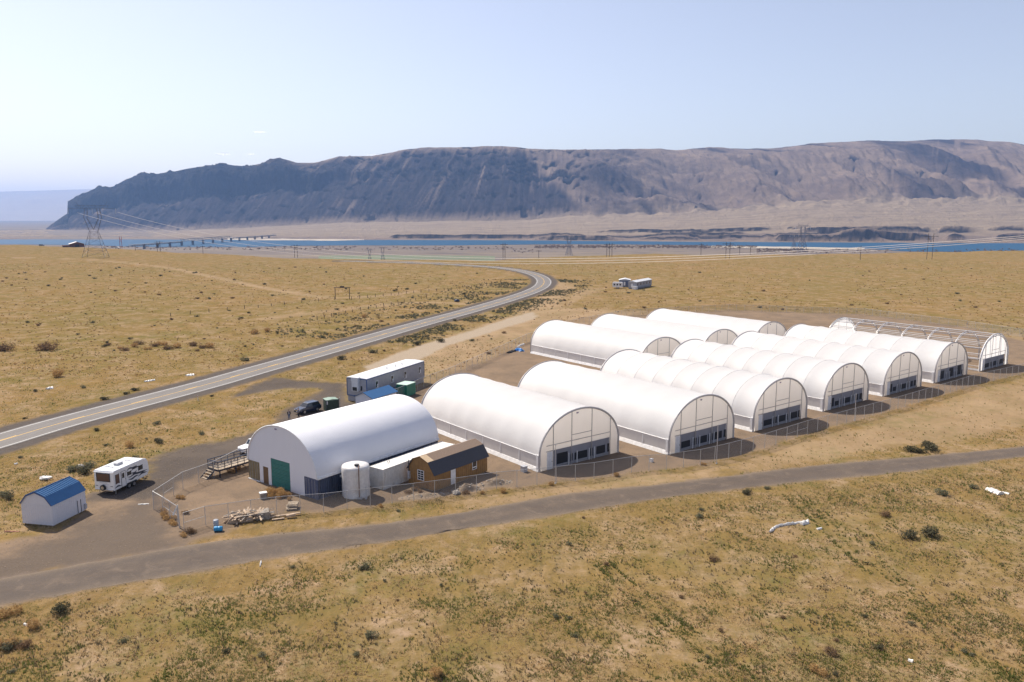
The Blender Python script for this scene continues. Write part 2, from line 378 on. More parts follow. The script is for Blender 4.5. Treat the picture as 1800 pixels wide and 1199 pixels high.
def ground_mat():
    m, nt, bs = new_mat('grassland'); bs.inputs['Roughness'].default_value = 1; bs.inputs['Specular IOR Level'].default_value = .0
    L = nt.links
    a = nd(nt, 'ShaderNodeVertexColor', layer_name='zoneA'); b = nd(nt, 'ShaderNodeVertexColor', layer_name='zoneB')
    sa = nd(nt, 'ShaderNodeSeparateColor'); L.new(a.outputs[0], sa.inputs[0]); sb = nd(nt, 'ShaderNodeSeparateColor'); L.new(b.outputs[0], sb.inputs[0])
    co = mapped(nt)
    n_big = noise(nt, co, .012, 5, .6, .6, .38, .62)
    n_mid = noise(nt, co, .10, 6, .65, .4, .36, .64)
    n_mid2 = noise(nt, mapped(nt, (1, 1, 1), (0, 0, 1.1)), .17, 7, .7, .3, .45, .62)
    n_fine = noise(nt, co, 1.3, 6, .7, .2, .3, .7)
    n_vf = noise(nt, co, 4.5, 4, .7, 0, .3, .7)
    straw = mixc(nt, n_mid, (.268, .164, .066), (.202, .124, .047))
    straw = mixc(nt, n_big, straw, (.178, .126, .040))
    n_str = noise(nt, mapped(nt, (1.1, .28, 1)), 1.0, 5, .75, .2, .42, .62)
    straw = mixc(nt, math_(nt, 'MULTIPLY', n_str, .5), straw, (.335, .222, .095))
    straw = mixc(nt, math_(nt, 'MULTIPLY', noise(nt, mapped(nt, (.8, .22, 1), (0, 0, .3)), 1.7, 5, .75, .2, .55, .66), .7), straw, (.12, .095, .045))
    straw = mixc(nt, math_(nt, 'MULTIPLY', noise(nt, co, .45, 6, .75, .3, .50, .68), .55), straw, (.135, .100, .05))
    green = mixc(nt, n_fine, (.095, .105, .028), (.15, .145, .045))
    gm = math_(nt, 'MULTIPLY', noise(nt, co,   .055, 7, .72, .5, .465, .63), .7)
    gm = math_(nt, 'MULTIPLY', gm, noise(nt, co, .5, 6, .7, 0, .36, .62))
    base = mixc(nt, gm, straw, green)
    bare = mixc(nt, n_fine, (.46, .325, .225), (.36, .245, .158))
    bm_ = math_(nt, 'MULTIPLY', n_mid2, noise(nt, co, .7, 5, .7, 0, .34, .60))
    base = mixc(nt, math_(nt, 'MULTIPLY', bm_, .8), base, bare)
    base = mixc(nt, math_(nt, 'MULTIPLY', n_vf, .45), base, mixc(nt, .5, base, (.08, .07, .035), 'MULTIPLY') if False else (.115, .095, .042))
    # tan bare soil
    tanc = mixc(nt, n_mid, (.36, .255, .155), (.275, .19, .11)); tanc = mixc(nt, math_(nt, 'MULTIPLY', gm, .8), tanc, green)
    tanc = mixc(nt, math_(nt, 'MULTIPLY', n_fine, .35), tanc, (.20, .145, .085))
    base = mixc(nt, sb.outputs[0], base, tanc)
    yard = mixc(nt, n_mid, (.225, .158, .104), (.150, .108, .075)); yard = mixc(nt, math_(nt, 'MULTIPLY', noise(nt, co, .3, 6, .7, .5, .48, .66), .55), yard, (.095, .074, .057)); yard = mixc(nt, math_(nt, 'MULTIPLY', n_vf, .4), yard, (.32, .25, .185))
    base = mixc(nt, sa.outputs[2], base, yard)
    pathc = mixc(nt, n_fine, (.37, .30, .225), (.31, .25, .185)); base = mixc(nt, sb.outputs[1], base, pathc)
    grv = mixc(nt, n_mid, (.080, .068, .060), (.118, .097, .080)); grv = mixc(nt, math_(nt, 'MULTIPLY', n_vf, .4), grv, (.16, .13, .108))
    base = mixc(nt, sa.outputs[0], base, grv)
    base = mixc(nt, math_(nt, 'MULTIPLY', sa.outputs[1], .9), base, mixc(nt, n_fine, (.21, .16, .125), (.16, .13, .105)))
    shc = mixc(nt, n_fine, (.085, .075, .07), (.13, .11, .095)); base = mixc(nt, sb.outputs[2], base, shc)
    L.new(base, bs.inputs['Base Color'])
    hh = math_(nt, 'ADD', math_(nt, 'MULTIPLY', noise(nt, co, 2.2, 5, .75), .6), math_(nt, 'MULTIPLY', noise(nt, co, .35, 4, .6), 1.0))
    bump(nt, bs, hh, .12, .8)
    return m
ground = build_ground()

# valley floor, river, fields, far banks -----------------------------------------
VZ = -60.5
def valley_mat(name, c1, c2, c3, sx=.0012, sy=.006):
    m, nt, bs = new_mat(name); bs.inputs['Roughness'].default_value = .95; bs.inputs['Specular IOR Level'].default_value = .1
    co = mapped(nt, (sx, sy, 1)); co2 = mapped(nt, (sx*8, sy*5, 1))
    c = mixc(nt, noise(nt, co, 1., 6, .6, .3, .4, .6), c1, c2); c = mixc(nt, noise(nt, co2, 1., 6, .7, .2, .5, .68), c, c3)
    nt.links.new(c, bs.inputs['Base Color']); return m
vm = valley_mat('valley_soil', (.16, .125, .10), (.21, .165, .115), (.095, .08, .07))
xs = np.linspace(-1.6, 1.6, 80); dd = np.array([350, 700, 1200, 1800, 2600, 4000, 6000, 9000, 14000, 22000, 40000.])
Vv = np.array([(d*r, d, VZ) for d in dd for r in xs]); idx = np.arange(len(Vv)).reshape(len(dd), len(xs))
Fq = np.stack([idx[:-1, :-1], idx[:-1, 1:], idx[1:, 1:], idx[1:, :-1]], -1).reshape(-1, 4)
tag(npmesh('valley_floor', Vv, Fq, vm), kind='structure')
def sheet(name, far, near, z, material, kind='structure', ex=1):
    """far and near banks as photo measurements, same x"""
    fx = np.linspace(far[0][0], far[-1][0], 160)
    fy = np.interp(fx, [p[0] for p in far], [p[1] for p in far]); ny = np.interp(fx, [p[0] for p in near], [p[1] for p in near])
    nz = np.array([fbm(x*.02, 3.3, 3) for x in fx])*.5*ex; nz2 = np.array([fbm(x*.03, 7.3, 3) for x in fx])*.6*ex
    V = [(*G(x, a+n, z), z) for x, a, n in zip(fx, fy, nz)]+[(*G(x, b+n, z), z) for x, b, n in zip(fx, ny, nz2)]
    n = len(fx); Fq = [(i, i+1, i+1+n, i+n) for i in range(n-1)]
    return tag(npmesh(name, V, Fq, material, smooth=False), kind=kind)
wm, nt, bs = new_mat('river_water'); bs.inputs['Base Color'].default_value = (.006, .060, .125, 1); bs.inputs['Roughness'].default_value = .45
bs.inputs['IOR'].default_value = 1.33; bs.inputs['Specular IOR Level'].default_value = .12
bump(nt, bs, noise(nt, mapped(nt, (.05, .05, 1)), 1.5, 4, .6), 1.2, .6)
RFAR = [(-500, 421), (0, 421), (250, 421), (330, 421.5), (480, 421.5), (560, 422.3), (600, 421.8), (900, 422.4), (1000, 423.5), (1100, 424), (1200, 425), (1400, 426), (1600, 427), (1800, 427.8), (2400, 430)]
RNEAR = [(-500, 428), (0, 429), (150, 431), (250, 434), (440, 434), (500, 432.5), (600, 431), (760, 431.5), (900, 430), (1000, 429), (1200, 430.5), (1300, 433), (1400, 436.5), (1530, 438), (1600, 442), (1800, 443), (2400, 446)]
sheet('river', RFAR, RNEAR, VZ+.5, wm)
gm_ = mat('crop_green', (.10, .12, .05), .9, var=.25, scale=.01)
sheet('crop_field', [(560, 449.5), (700, 448.5), (870, 450)], [(560, 458), (700, 459), (870, 459)], VZ+.25, gm_)
sm = mat('pale_sandbar', (.40, .34, .26), .95, var=.2, scale=.01)
sheet('sandbar', [(400, 418.5), (480, 416), (583, 420.5), (640, 421)], [(400, 421.6), (480, 422.4), (583, 423), (640, 422)], VZ+.9, sm)
sheet('sandbar', [(1250, 432), (1400, 434), (1520, 436.2)], [(1250, 435), (1400, 437.6), (1520, 438.6)], VZ+.9, sm)

# mountain -------------------------------------------------------------------------
CRX = [-500, 60, 95, 120, 136, 138, 154, 170, 194.5, 205, 218, 241, 272, 303, 350, 380, 410, 447, 475, 505.6, 533, 564, 607, 661, 700, 713, 757, 813, 860, 907, 933, 1000, 1153, 1167, 1180, 1236, 1294, 1359, 1403, 1504, 1569, 1612, 1688, 1706, 1749, 1800, 1900, 2400]
CRY = [404, 404, 403, 385, 375, 354, 346, 339, 327.7, 329.5, 328.5, 315, 305.6, 305.6, 296, 291.5, 288, 292.7, 287, 277.6, 286, 286, 275, 274.5, 266.7, 263.3, 259, 259.3, 256.7, 258.3, 261.7, 263.3, 261.3, 263.3, 264, 258.6, 261.5, 260.4, 252.5, 247.8, 248, 245.3, 245.3, 248, 250.7, 261.5, 268, 290]
FTX = [-500, 95, 150, 300, 440, 600, 930, 1000, 1100, 1200, 1300, 1400, 1500, 1800, 2400]
FTY = [404.5, 404.5, 407, 406, 401, 392, 387, 379, 377, 372, 364, 354, 350, 346, 345]
def build_mountain():
    px = np.arange(-400, 2240, 2.6); ny = 210
    cry = np.interp(px, CRX, CRY); fty = np.interp(px, FTX, FTY)
    bky = np.interp(px, [p[0] for p in RFAR], [p[1] for p in RFAR])-.3
    Yb = np.array([G(900, y, VZ)[1] for y in bky])
    Yf = np.interp(px, [-400, 100, 900, 1300, 2200], [5100, 5150, 4450, 4300, 4200])
    run = np.interp(px, [-400, 100, 900, 1050, 1250, 1600, 2200], [700, 650, 720, 900, 1500, 1900, 2000])
    Yc = Yf+run
    zf = H_+raydz(fty)*Yf; zc = H_+raydz(cry)*Yc
    rx = (px-900)/F_*1.01
    leftw = 1-sstep(950, 1180, px)
    rows = []; n_ap = 70; n_m = 125; n_b = 12
    X = []; Y = []; Z = []; K = []; T = []
    # apron
    for k in range(n_ap):
        t = k/n_ap
        y = Yb+(Yf-Yb)*t
        e = t**1.25
        z = VZ+(zf-VZ)*e
        X.append(y*rx); Y.append(y); Z.append(z.copy() if k else np.full_like(px, VZ-2.0)); K.append(np.full_like(px, -1+t)); T.append(np.full_like(px, 0.))
    for k in range(n_m+1):
        s = k/n_m
        y = Yf+(Yc-Yf)*s
        cs = .55+.10*fbm(px*.012, px*0+2., 3)*2   # where the cliff band starts
        cw = 1-sstep(480, 720, px)
        hl = np.where(s < cs, .47*s/cs, np.where(s < cs+.09, .47+.36*sstep(0, 1, (s-cs)/.09), .83+.17*(s-cs-.09)/(1-cs-.09)))
        hl = hl*cw+(1-cw)*(.42*s+.58*s**1.0)
        hr = .55*sstep(0, 1, s)+.45*s
        h = hl*leftw+hr*(1-leftw)
        X.append(y*rx); Y.append(y); Z.append(zf+(zc-zf)*h); K.append(np.full_like(px, s)); T.append(s-cs)
    for k in range(1, n_b+1):
        s = k/n_b; y = Yc+s*1600
        X.append(y*rx); Y.append(y); Z.append(zc-s*220-10*s); K.append(np.full_like(px, 1+s)); T.append(np.full_like(px, 9.))
    X = np.array(X); Y = np.array(Y); Z = np.array(Z); K = np.array(K); T = np.array(T)
    PX = np.broadcast_to(px, X.shape); hgt = np.clip((zc-zf), 0, None)[None, :]*np.ones_like(X)
    amp = np.clip(hgt/350, 0, 1)
    inm = (K > 0)*(K <= 1); win = sstep(0, .12, K)*(1-sstep(.90, 1.0, K))*inm
    lw = np.broadcast_to(leftw, X.shape)
    # talus chutes: run down and slightly to the left; spurs on the right side lean down to the right
    u = PX-np.clip(K, 0, 1.2)*85*(1-sstep(760, 960, PX))
    ur = PX-(1-np.clip(K, 0, 1))*330
    ch = fbm(u*.045, K*1.2, 4); rd = 1-np.abs(fbm(u*.016+5, K*.8, 3))*2
    ch2 = fbm(u*.16, K*1.5+4, 3); ch3 = 1-np.abs(fbm(u*.33, K*2.5+14, 2))*2; ug = PX*.06+K*3*(1-lw) if False else PX*.075; gul = 1-np.abs(fbm((PX-(1-np.clip(K,0,1))*120)*.06, K*3.+1, 4))*2
    spur = 1-np.abs(fbm(ur*.0065+2.2, K*.8, 3))*2.2; spur2 = 1-np.abs(fbm(ur*.022+8.2, K*1.6, 4))*2
    winr = win*(1-(1-lw)*.8*sstep(.5, .92, K))
    dz = winr*amp*(lw*(ch*18+rd*24+ch2*10+ch3*4)+(1-lw)*(spur*135+spur2*38+gul*20-108))
    # pyramid hill near 1050
    pyr = np.exp(-((PX-1052)/60.)**2)*np.exp(-((K-.45)/.22)**2); dz += pyr*60*win
    # rocky ledges
    rock = np.zeros_like(X)
    led = fbm(PX*.03, K*9, 4); led2 = fbm(PX*.09, K*14+3, 3)
    band = np.exp(-((T-.09)/.13)**2)*lw
    farleft = 1-sstep(380, 640, PX)
    rock = np.clip(sstep(.05, .35, band*(.05+1.2*farleft)+(led*1.1+led2*.8)*.9-.20+.12*sstep(.35, .6, K)*(1-farleft)+.25*np.exp(-((PX-880)/140.)**2)*np.exp(-((K-.62)/.14)**2)), 0, 1)*inm*lw
    rock = np.maximum(rock, sstep(.50, .62, led+led2*.3+.15*sstep(.15, .3, K)*(1-sstep(.4, .55, K)))*(1-lw)*inm*(K < .55))
    rock = np.maximum(rock, farleft*sstep(-.06, .0, T+.05*led)*(K <= 1)*inm*(1-.6*sstep(.2, .5, fbm(PX*.02, K*22, 3))))
    pt = np.zeros_like(X)
    for cx, ck, rx_, rk_ in ((560, .76, 13, .05), (622, .80, 18, .04), (650, .62, 20, .07), (706, .60, 18, .06), (772, .68, 16, .06), (828, .62, 26, .07), (880, .70, 30, .06), (925, .62, 30, .07), (972, .52, 26, .05), (1000, .42, 18, .05), (740, .84, 40, .025), (840, .87, 50, .02)):
        pt = np.maximum(pt, np.exp(-((PX-cx)/rx_)**2-((K-ck)/rk_)**2))
    rock = np.maximum(rock, sstep(.42, .55, pt*.9+led*.7+led2*.35)*(pt > .08)*inm)
    rock *= (amp > .12)
    dz += -win*rock*14*(1+led2)
    st = fbm(PX*.05+3, K*0+1., 3)*.6
    dz += win*lw*amp*10*np.sign(np.sin((K*14+st*3)*2*pi))*rock
    # apron detail: basalt terraces by the river, stronger to the right
    ap = (K < 0); ta = K+1
    nz = fbm(PX*.012, ta*5, 4); nz2 = fbm(PX*.05, ta*18, 3)
    terr = np.zeros_like(X); rk = np.zeros_like(X)
    wR = sstep(700, 1500, PX)
    for (t0, hh, x0, x1, sg) in ((.03, 16, 950, 1085, .9), (.05, 14, 1130, 1300, 1.), (.035, 22, 1320, 1540, 1.2), (.06, 24, 1470, 1690, 1.2), (.06, 22, 1730, 2400, 1.2), (.10, 9, 1000, 1500, 1.), (.16, 10, 1150, 1370, .7), (.22, 22, 1400, 1700, 1.2), (.09, 14, 650, 1010, 1.2), (.27, 14, 1725, 1790, .9), (.30, 10, 1050, 1400, .6)):
        tt = t0+.012*fbm(PX*.008+t0*91, PX*0+.5, 3)+.008*fbm(PX*.06+t0*31, PX*0+.5, 3); msk = sstep(x0-30, x0+30, PX)*(1-sstep(x1-40, x1+30, PX))*sstep(-.45, -.15, fbm(PX*.012+t0*50, PX*0+t0*9, 4))
        up = sstep(0, .012, ta-tt); terr += hh*msk*up*(1-sstep(tt+.02, tt+.13, ta))
        rk = np.maximum(rk, msk*np.exp(-((ta-tt-.006)/.010)**2))
    dz += ap*(terr+nz*10*ta+nz2*2.5*np.clip(ta*4, 0, 1))
    rock = np.maximum(rock, ap*sstep(.25, .6, rk+nz2*.2))
    dz *= (K > -1+.001)
    # lumpy foot hills
    ft = np.exp(-((K-.0)/.16)**2)*sstep(940, 1100, PX); dz += ft*fbm(PX*.03, K*7, 4)*34
    Z = Z+dz
    Z = Z+fbm(X*.01, Y*.01, 3)*4*(K > -.9)
    Z = np.maximum(Z, VZ-2.5)
    rocky_l = sstep(-.05, .2, K)*lw*(amp > .1)
    talus_and_shade = inm*np.clip(lw*(1-sstep(.78, 1.0, K+.18*ch))*sstep(.02, .10, K+.05*ch2), 0, 1)*(1-sstep(-10, 14, PX-(905+(1-K)*118)+8*ch2))
    talus_and_shade = np.clip(talus_and_shade+.0*lw, 0, 1)
    talus_and_shade = np.maximum(talus_and_shade, pyr*1.0*inm*.9)
    talus_and_shade = np.maximum(talus_and_shade, (1-lw)*inm*(.95*sstep(-.12, .25, fbm(ur*.011+31, K*1.2, 4))*(1-.25*sstep(.1, .4, fbm(ur*.04+3, K*1.5, 3)))))  # right hills: darker broad faces, relief shading put into the colour
    streak = np.maximum(sstep(.16, .36, fbm(u*.055, K*.7+9, 4)), .5*sstep(.25, .4, fbm(u*.20, K*1.2+19, 3)))*sstep(-.2, .25, fbm(PX*.009+40, K*2, 3))
    A = np.stack([np.clip(rock, 0, 1), talus_and_shade*(1-.7*streak), np.clip(ap*sstep(.05, .3, ta)*(1-rock)+np.exp(-((K-0)/.06)**2)*.6, 0, 1), np.ones_like(X)], -1).reshape(-1, 4)
    n, m_ = X.shape; idx = np.arange(n*m_).reshape(n, m_)
    Fq = np.stack([idx[:-1, :-1], idx[:-1, 1:], idx[1:, 1:], idx[1:, :-1]], -1).reshape(-1, 4)
    m, nt, bs = new_mat('basalt_mountain'); bs.inputs['Roughness'].default_value = .95; bs.inputs['Specular IOR Level'].default_value = .1
    a = nd(nt, 'ShaderNodeVertexColor', layer_name='rock'); sa = nd(nt, 'ShaderNodeSeparateColor'); nt.links.new(a.outputs[0], sa.inputs[0])
    co = mapped(nt, (.004, .004, .012)); co2 = mapped(nt, (.045, .006, .012))
    grass = mixc(nt, noise(nt, co, 1., 7, .65, .3, .35, .65), (.34, .25, .18), (.21, .155, .125))
    grass = mixc(nt, noise(nt, co2, 1.3, 6, .7, .3, .55, .72), grass, (.12, .095, .085))
    grass = mixc(nt, sa.outputs[2], grass, mixc(nt, noise(nt, mapped(nt, (.004, .02, .02)), 1., 7, .7, .3, .35, .65), (.42, .32, .215), (.29, .22, .155)))
    tal = mixc(nt, noise(nt, co2, 1., 6, .7, .2, .4, .62), (.026, .021, .026), (.058, .044, .046))
    c = mixc(nt, sa.outputs[1], grass, tal)
    c = mixc(nt, sa.outputs[0], c, mixc(nt, noise(nt, co2, 2., 6, .7, 0, .35, .65), (.012, .012, .015), (.04, .034, .034)))  # dark basalt; its colour also carries the shade of steep faces
    nt.links.new(c, bs.inputs['Base Color'])
    bump(nt, bs, noise(nt, mapped(nt, (.03, .01, .03)), 1., 7, .8), 30, 1.0)
    return tag(npmesh('mountain_ridge', np.stack([X, Y, Z], -1).reshape(-1, 3), Fq, m, attrs={'rock': A}), kind='structure')
build_mountain()
# distant hills at the left
px = np.arange(-600, 700, 6.); rows = []
crest = np.interp(px, [-600, -60, 0, 60, 110, 180, 300, 700], [330, 337, 336.5, 335, 333.5, 331.5, 333, 345])
for k in range(30):
    t = k/29; y = 13500+5000*t; zt = H_+raydz(crest)*18500*.98
    h = (VZ-1)+(zt-VZ)*(t**.9 if t < 1 else 1)
    h = h+np.array([fbm(px*.02, px*0+t*3, 4)*60*sin(pi*t)+(1-abs(fbm(px*.05, px*0+t*2, 3)))*40*sin(pi*t)])[0]
    rows.append(np.stack([(px-900)/F_*1.01*y, np.full_like(px, y), h], 1))
V = np.concatenate(rows); idx = np.arange(len(V)).reshape(30, len(px)); Fq = np.stack([idx[:-1, :-1], idx[:-1, 1:], idx[1:, 1:], idx[1:, :-1]], -1).reshape(-1, 4)
tag(npmesh('distant_hills', V, Fq, valley_mat('hill_grass', (.36, .30, .25), (.42, .36, .30), (.25, .21, .18), .0006, .0006)), kind='structure')
# haze
hb = MB().box(-30000, 30000, -1500, 19500, -64.2, 655)
hm = bpy.data.materials.new('valley_air'); hm.use_nodes = True; nt = hm.node_tree; nt.nodes.remove(nt.nodes['Principled BSDF'])
pv = nt.nodes.new('ShaderNodeVolumePrincipled'); pv.inputs['Color'].default_value = (.30, .51, .96, 1); pv.inputs['Density'].default_value = HAZE
pv.inputs['Anisotropy'].default_value = 0.2
nt.links.new(pv.outputs[0], nt.nodes['Material Output'].inputs['Volume'])
tag(hb.build('haze', hm), 'thin blue air haze lying over the valley', 'haze', kind='stuff')
# ------------------------------------------------------------------ highway
def ribbon(line, off0, off1, z, sub=None):
    t = np.gradient(line, axis=0); t /= np.linalg.norm(t, axis=1)[:, None]; nr = np.stack([-t[:, 1], t[:, 0]], 1)
    a = line+nr*off0; b = line+nr*off1; n = len(line)
    V = [(*p, z) for p in a]+[(*p, z) for p in b]; return V, [(i, i+1, i+1+n, i+n) for i in range(n-1)]
def asphalt_mat():
    m, nt, bs = new_mat('worn_asphalt'); bs.inputs['Roughness'].default_value = .85
    at = nd(nt, 'ShaderNodeVertexColor', layer_name='lane'); sp = nd(nt, 'ShaderNodeSeparateColor'); nt.links.new(at.outputs[0], sp.inputs[0])
    co = mapped(nt)
    c = mixc(nt, noise(nt, co, .15, 6, .7, .3, .35, .65), (.125, .112, .105), (.165, .15, .138))
    trk = math_(nt, 'ABSOLUTE', math_(nt, 'SINE', math_(nt, 'MULTIPLY', sp.outputs[0], 12.566)))
    c = mixc(nt, math_(nt, 'MULTIPLY', trk, .35), c, (.20, .185, .17)); c = mixc(nt, math_(nt, 'MULTIPLY', noise(nt, co, 9, 3, .7, 0, .4, .7), .25), c, (.08, .075, .07))
    nt.links.new(c, bs.inputs['Base Color']); return m
M['paintw'] = mat('white_road_paint', (.56, .55, .53), .6, wear=(.3, .28, .26)); M['painty'] = mat('yellow_road_paint', (.62, .36, .04), .6)
V = []; lane = []; Fq = []; offs = np.linspace(-4.15, 4.15, 9); n = len(HWY)
t = np.gradient(HWY, axis=0); t /= np.linalg.norm(t, axis=1)[:, None]; nrm = np.stack([-t[:, 1], t[:, 0]], 1)
for o_ in offs:
    for p in HWY+nrm*o_: V.append((*p, .035)); lane.append((o_/8.3+.5, 0, 0, 1))
for k in range(8):
    for i in range(n-1): Fq.append((k*n+i, k*n+i+1, (k+1)*n+i+1, (k+1)*n+i))
hw = tag(npmesh('highway', V, Fq, asphalt_mat(), attrs={'lane': lane}), kind='structure')
for o_ in (-3.55, 3.55):
    v, f = ribbon(HWY, o_-.09, o_+.09, .041); npmesh('edge_line', v, f, M['paintw'], hw, smooth=False)
v, f = ribbon(HWY, -.24, -.06, .041)
cl = npmesh('centre_line', v, f, M['painty'], hw, smooth=False)
acc = 0; seg = []; dashes = 0
fine = spline(HWY, 1.0); i = 0
while i < len(fine)-4 and dashes < 90:
    s = fine[i:i+4]; v, f = ribbon(s, .06, .24, .041); npmesh('centre_dash', v, f, M['painty'], hw, smooth=False); i += 12; dashes += 1
# gravel farm track: slightly proud sheet with ragged edges
def track_sheet():
    us = spline(TUw, 1.0); k = len(us); tl = np.linspace(0, 1, k)
    ll = spline(TLw, 1.0); ll = np.stack([np.interp(tl, np.linspace(0, 1, len(ll)), ll[:, j]) for j in (0, 1)], 1)
    rows = np.linspace(0, 1, 13); V = []; A = []
    for r in rows:
        P = us*(1-r)+ll*r
        if r in (0, 1): P = P+(ll-us)/np.linalg.norm(ll-us, axis=1)[:, None]*(fbm(P[:, 0]*.5, P[:, 1]*.5+r*9, 3)*.75+(.25 if r == 0 else -.25))[:, None]
        for p in P: V.append((*p, .012+.03*sin(pi*r))); A.append((r, 0, 0, 1))
    Fq = [(a*k+i, (a+1)*k+i, (a+1)*k+i+1, a*k+i+1) for a in range(12) for i in range(k-1)]
    m, nt, bs = new_mat('farm_track_gravel'); bs.inputs['Roughness'].default_value = .95; co = mapped(nt)
    at = nd(nt, 'ShaderNodeVertexColor', layer_name='across'); sp = nd(nt, 'ShaderNodeSeparateColor'); nt.links.new(at.outputs[0], sp.inputs[0])
    c = mixc(nt, noise(nt, co, .25, 6, .7, .4, .38, .62), (.088, .064, .047), (.128, .094, .067))
    wv = math_(nt, 'ABSOLUTE', math_(nt, 'SINE', math_(nt, 'MULTIPLY', sp.outputs[0], 6.283)))
    c = mixc(nt, math_(nt, 'MULTIPLY', wv, .45), c, (.082, .064, .052))
    ed = math_(nt, 'POWER', math_(nt, 'ABSOLUTE', math_(nt, 'SUBTRACT', math_(nt, 'MULTIPLY', sp.outputs[0], 2.0), 1.0)), 5.0)
    c = mixc(nt, math_(nt, 'MULTIPLY', ed, .8), c, (.23, .17, .11))
    c = mixc(nt, math_(nt, 'MULTIPLY', noise(nt, co, 5, 4, .7, 0, .4, .7), .45), c, (.07, .056, .048)); c = mixc(nt, math_(nt, 'MULTIPLY', noise(nt, mapped(nt, (1, 1, 1), (0, 0, .5)), .5, 6, .75, .6, .52, .68), .6), c, (.175, .130, .092))
    nt.links.new(c, bs.inputs['Base Color']); bump(nt, bs, noise(nt, co, 4, 4, .7), .08, .8)
    tag(npmesh('gravel_road', V, Fq, m, attrs={'across': A}), kind='structure')
track_sheet()

# ------------------------------------------------------------------ greenhouses
GA = R(37.8); AW = 7.62; ZS = 2.25; ZT = 7.9; GL = 36.6
def arch(n, a=AW, zs=ZS, zt=ZT, a0=0, a1=pi):
    return [(-a*cos(a0+(a1-a0)*i/n), zs+(zt-zs)*sin(a0+(a1-a0)*i/n)) for i in range(n+1)]
def zarch(x, a=AW, zs=ZS, zt=ZT): return zs+(zt-zs)*math.sqrt(max(0, 1-(x/a)**2))
def endwall(name, y, material, parent, opening=None, th=.05, a=AW-.06, zs=ZS, zt=ZT-.06, z0=0.0, xs=None):
    xs = sorted(set([round(-a+2*a*i/28, 4) for i in range(29)]+(list(opening[:2]) if opening else [])))
    mb = MB()
    for x0, x1 in zip(xs[:-1], xs[1:]):
        mid = (x0+x1)/2; b = opening[2] if opening and opening[0] < mid < opening[1] else z0
        mb.quad((x0, y, b), (x1, y, b), (x1, y, zarch(x1, a, zs, zt)), (x0, y, zarch(x0, a, zs, zt)))
    return mb.build(name, material, parent)
LAY = {
 'a': [(.215, .345, 2.0), (.385, .41, 1.5), (.435, .455, 1.5), (.475, .595, 1.55), (.635, .665, 1.6), (.715, .83, 1.65), (.86, .885, 1.7)],
 'b': [(.19, .32, 1.45), (.355, .372, 1.5), (.385, .42, 1.5), (.45, .58, 1.55), (.605, .625, 1.55), (.645, .675, 1.55), (.70, .75, 1.6), (.77, .82, 1.6), (.85, .885, 1.65)],
 'c': [(.20, .34, 1.4), (.375, .39, 1.5), (.40, .44, 1.5), (.47, .60, 1.5), (.63, .66, 1.5), (.70, .83, 1.55), (.85, .88, 1.6)],
 'd': [(.175, .235, 2.05), (.26, .34, 1.3), (.39, .41, 1.45), (.45, .60, 1.45), (.64, .66, 1.5), (.68, .70, 1.5), (.73, .79, 1.6), (.82, .88, 1.6)],
 'e': [(.19, .30, 2.2), (.35, .37, 1.35), (.40, .415, 1.4), (.46, .58, 2.35), (.61, .63, 1.5), (.65, .665, 1.4), (.72, .82, 2.5), (.85, .88, 1.4)],
}
def front_details(t, lay, w=2*AW, y=0.0):
    X = lambda f: -AW+f*w
    b = MB().box(X(.165), X(.885), y+.14, y+.18, .0, 2.7); b.build('shade_screen', M['shade'], t)
    for x0, x1, zt in lay: MB().box(X(x0), X(x1), y+.09, y+.13, .45, zt).build('opening_shade_panel', M['dark'], t)  # solid dark panels paint the interior shade of the openings
    MB().box(X(.165), X(.885), y+.10, y+.13, .22, .30).box(X(.165), X(.885), y+.10, y+.13, .0, .10).build('sill_rail', M['galv'], t)
    for f in (.385, .64, .885, .16):
        x = X(f); top = zarch(x, AW-.1, ZS, ZT-.1)
        MB().box(x-.05, x+.05, y-.10, y-.02, 0, top).build('upright', M['galv'], t)
    for f in (.355, .46, .615, .685):
        MB().box(X(f)-.05, X(f)+.05, y-.02, y+.06, 0, 1.75).build('bench_post', M['white'], t)
    MB().box(X(.08), X(.885), y-.09, y-.03, 3.42, 3.52).build('girt', M['galv'], t)
    MB().box(X(.385), X(.64), y-.085, y-.025, 4.25, 4.34).build('girt', M['galv'], t)
    d = MB().box(X(.085), X(.15), y-.09, y-.03, .05, 2.55).build('door', M['white'], t)
    MB().box(X(.14), X(.145), y-.14, y-.09, 1.1, 1.2).build('door_handle', M['dark'], d)
    MB().box(X(.075), X(.165), y-.06, y-.028, 2.6, 2.72).build('door_header', M['galv'], t)
    MB().box(-.95, -.55, y-.12, y-.10, ZT-.62, ZT-.42).build('badge_plate', mat_badge, t)
M['ribshade'] = mat('rib_shade_grey', (.74, .73, .72), .7)
mat_badge = mat('badge_mauve', (.28, .22, .33), .5)
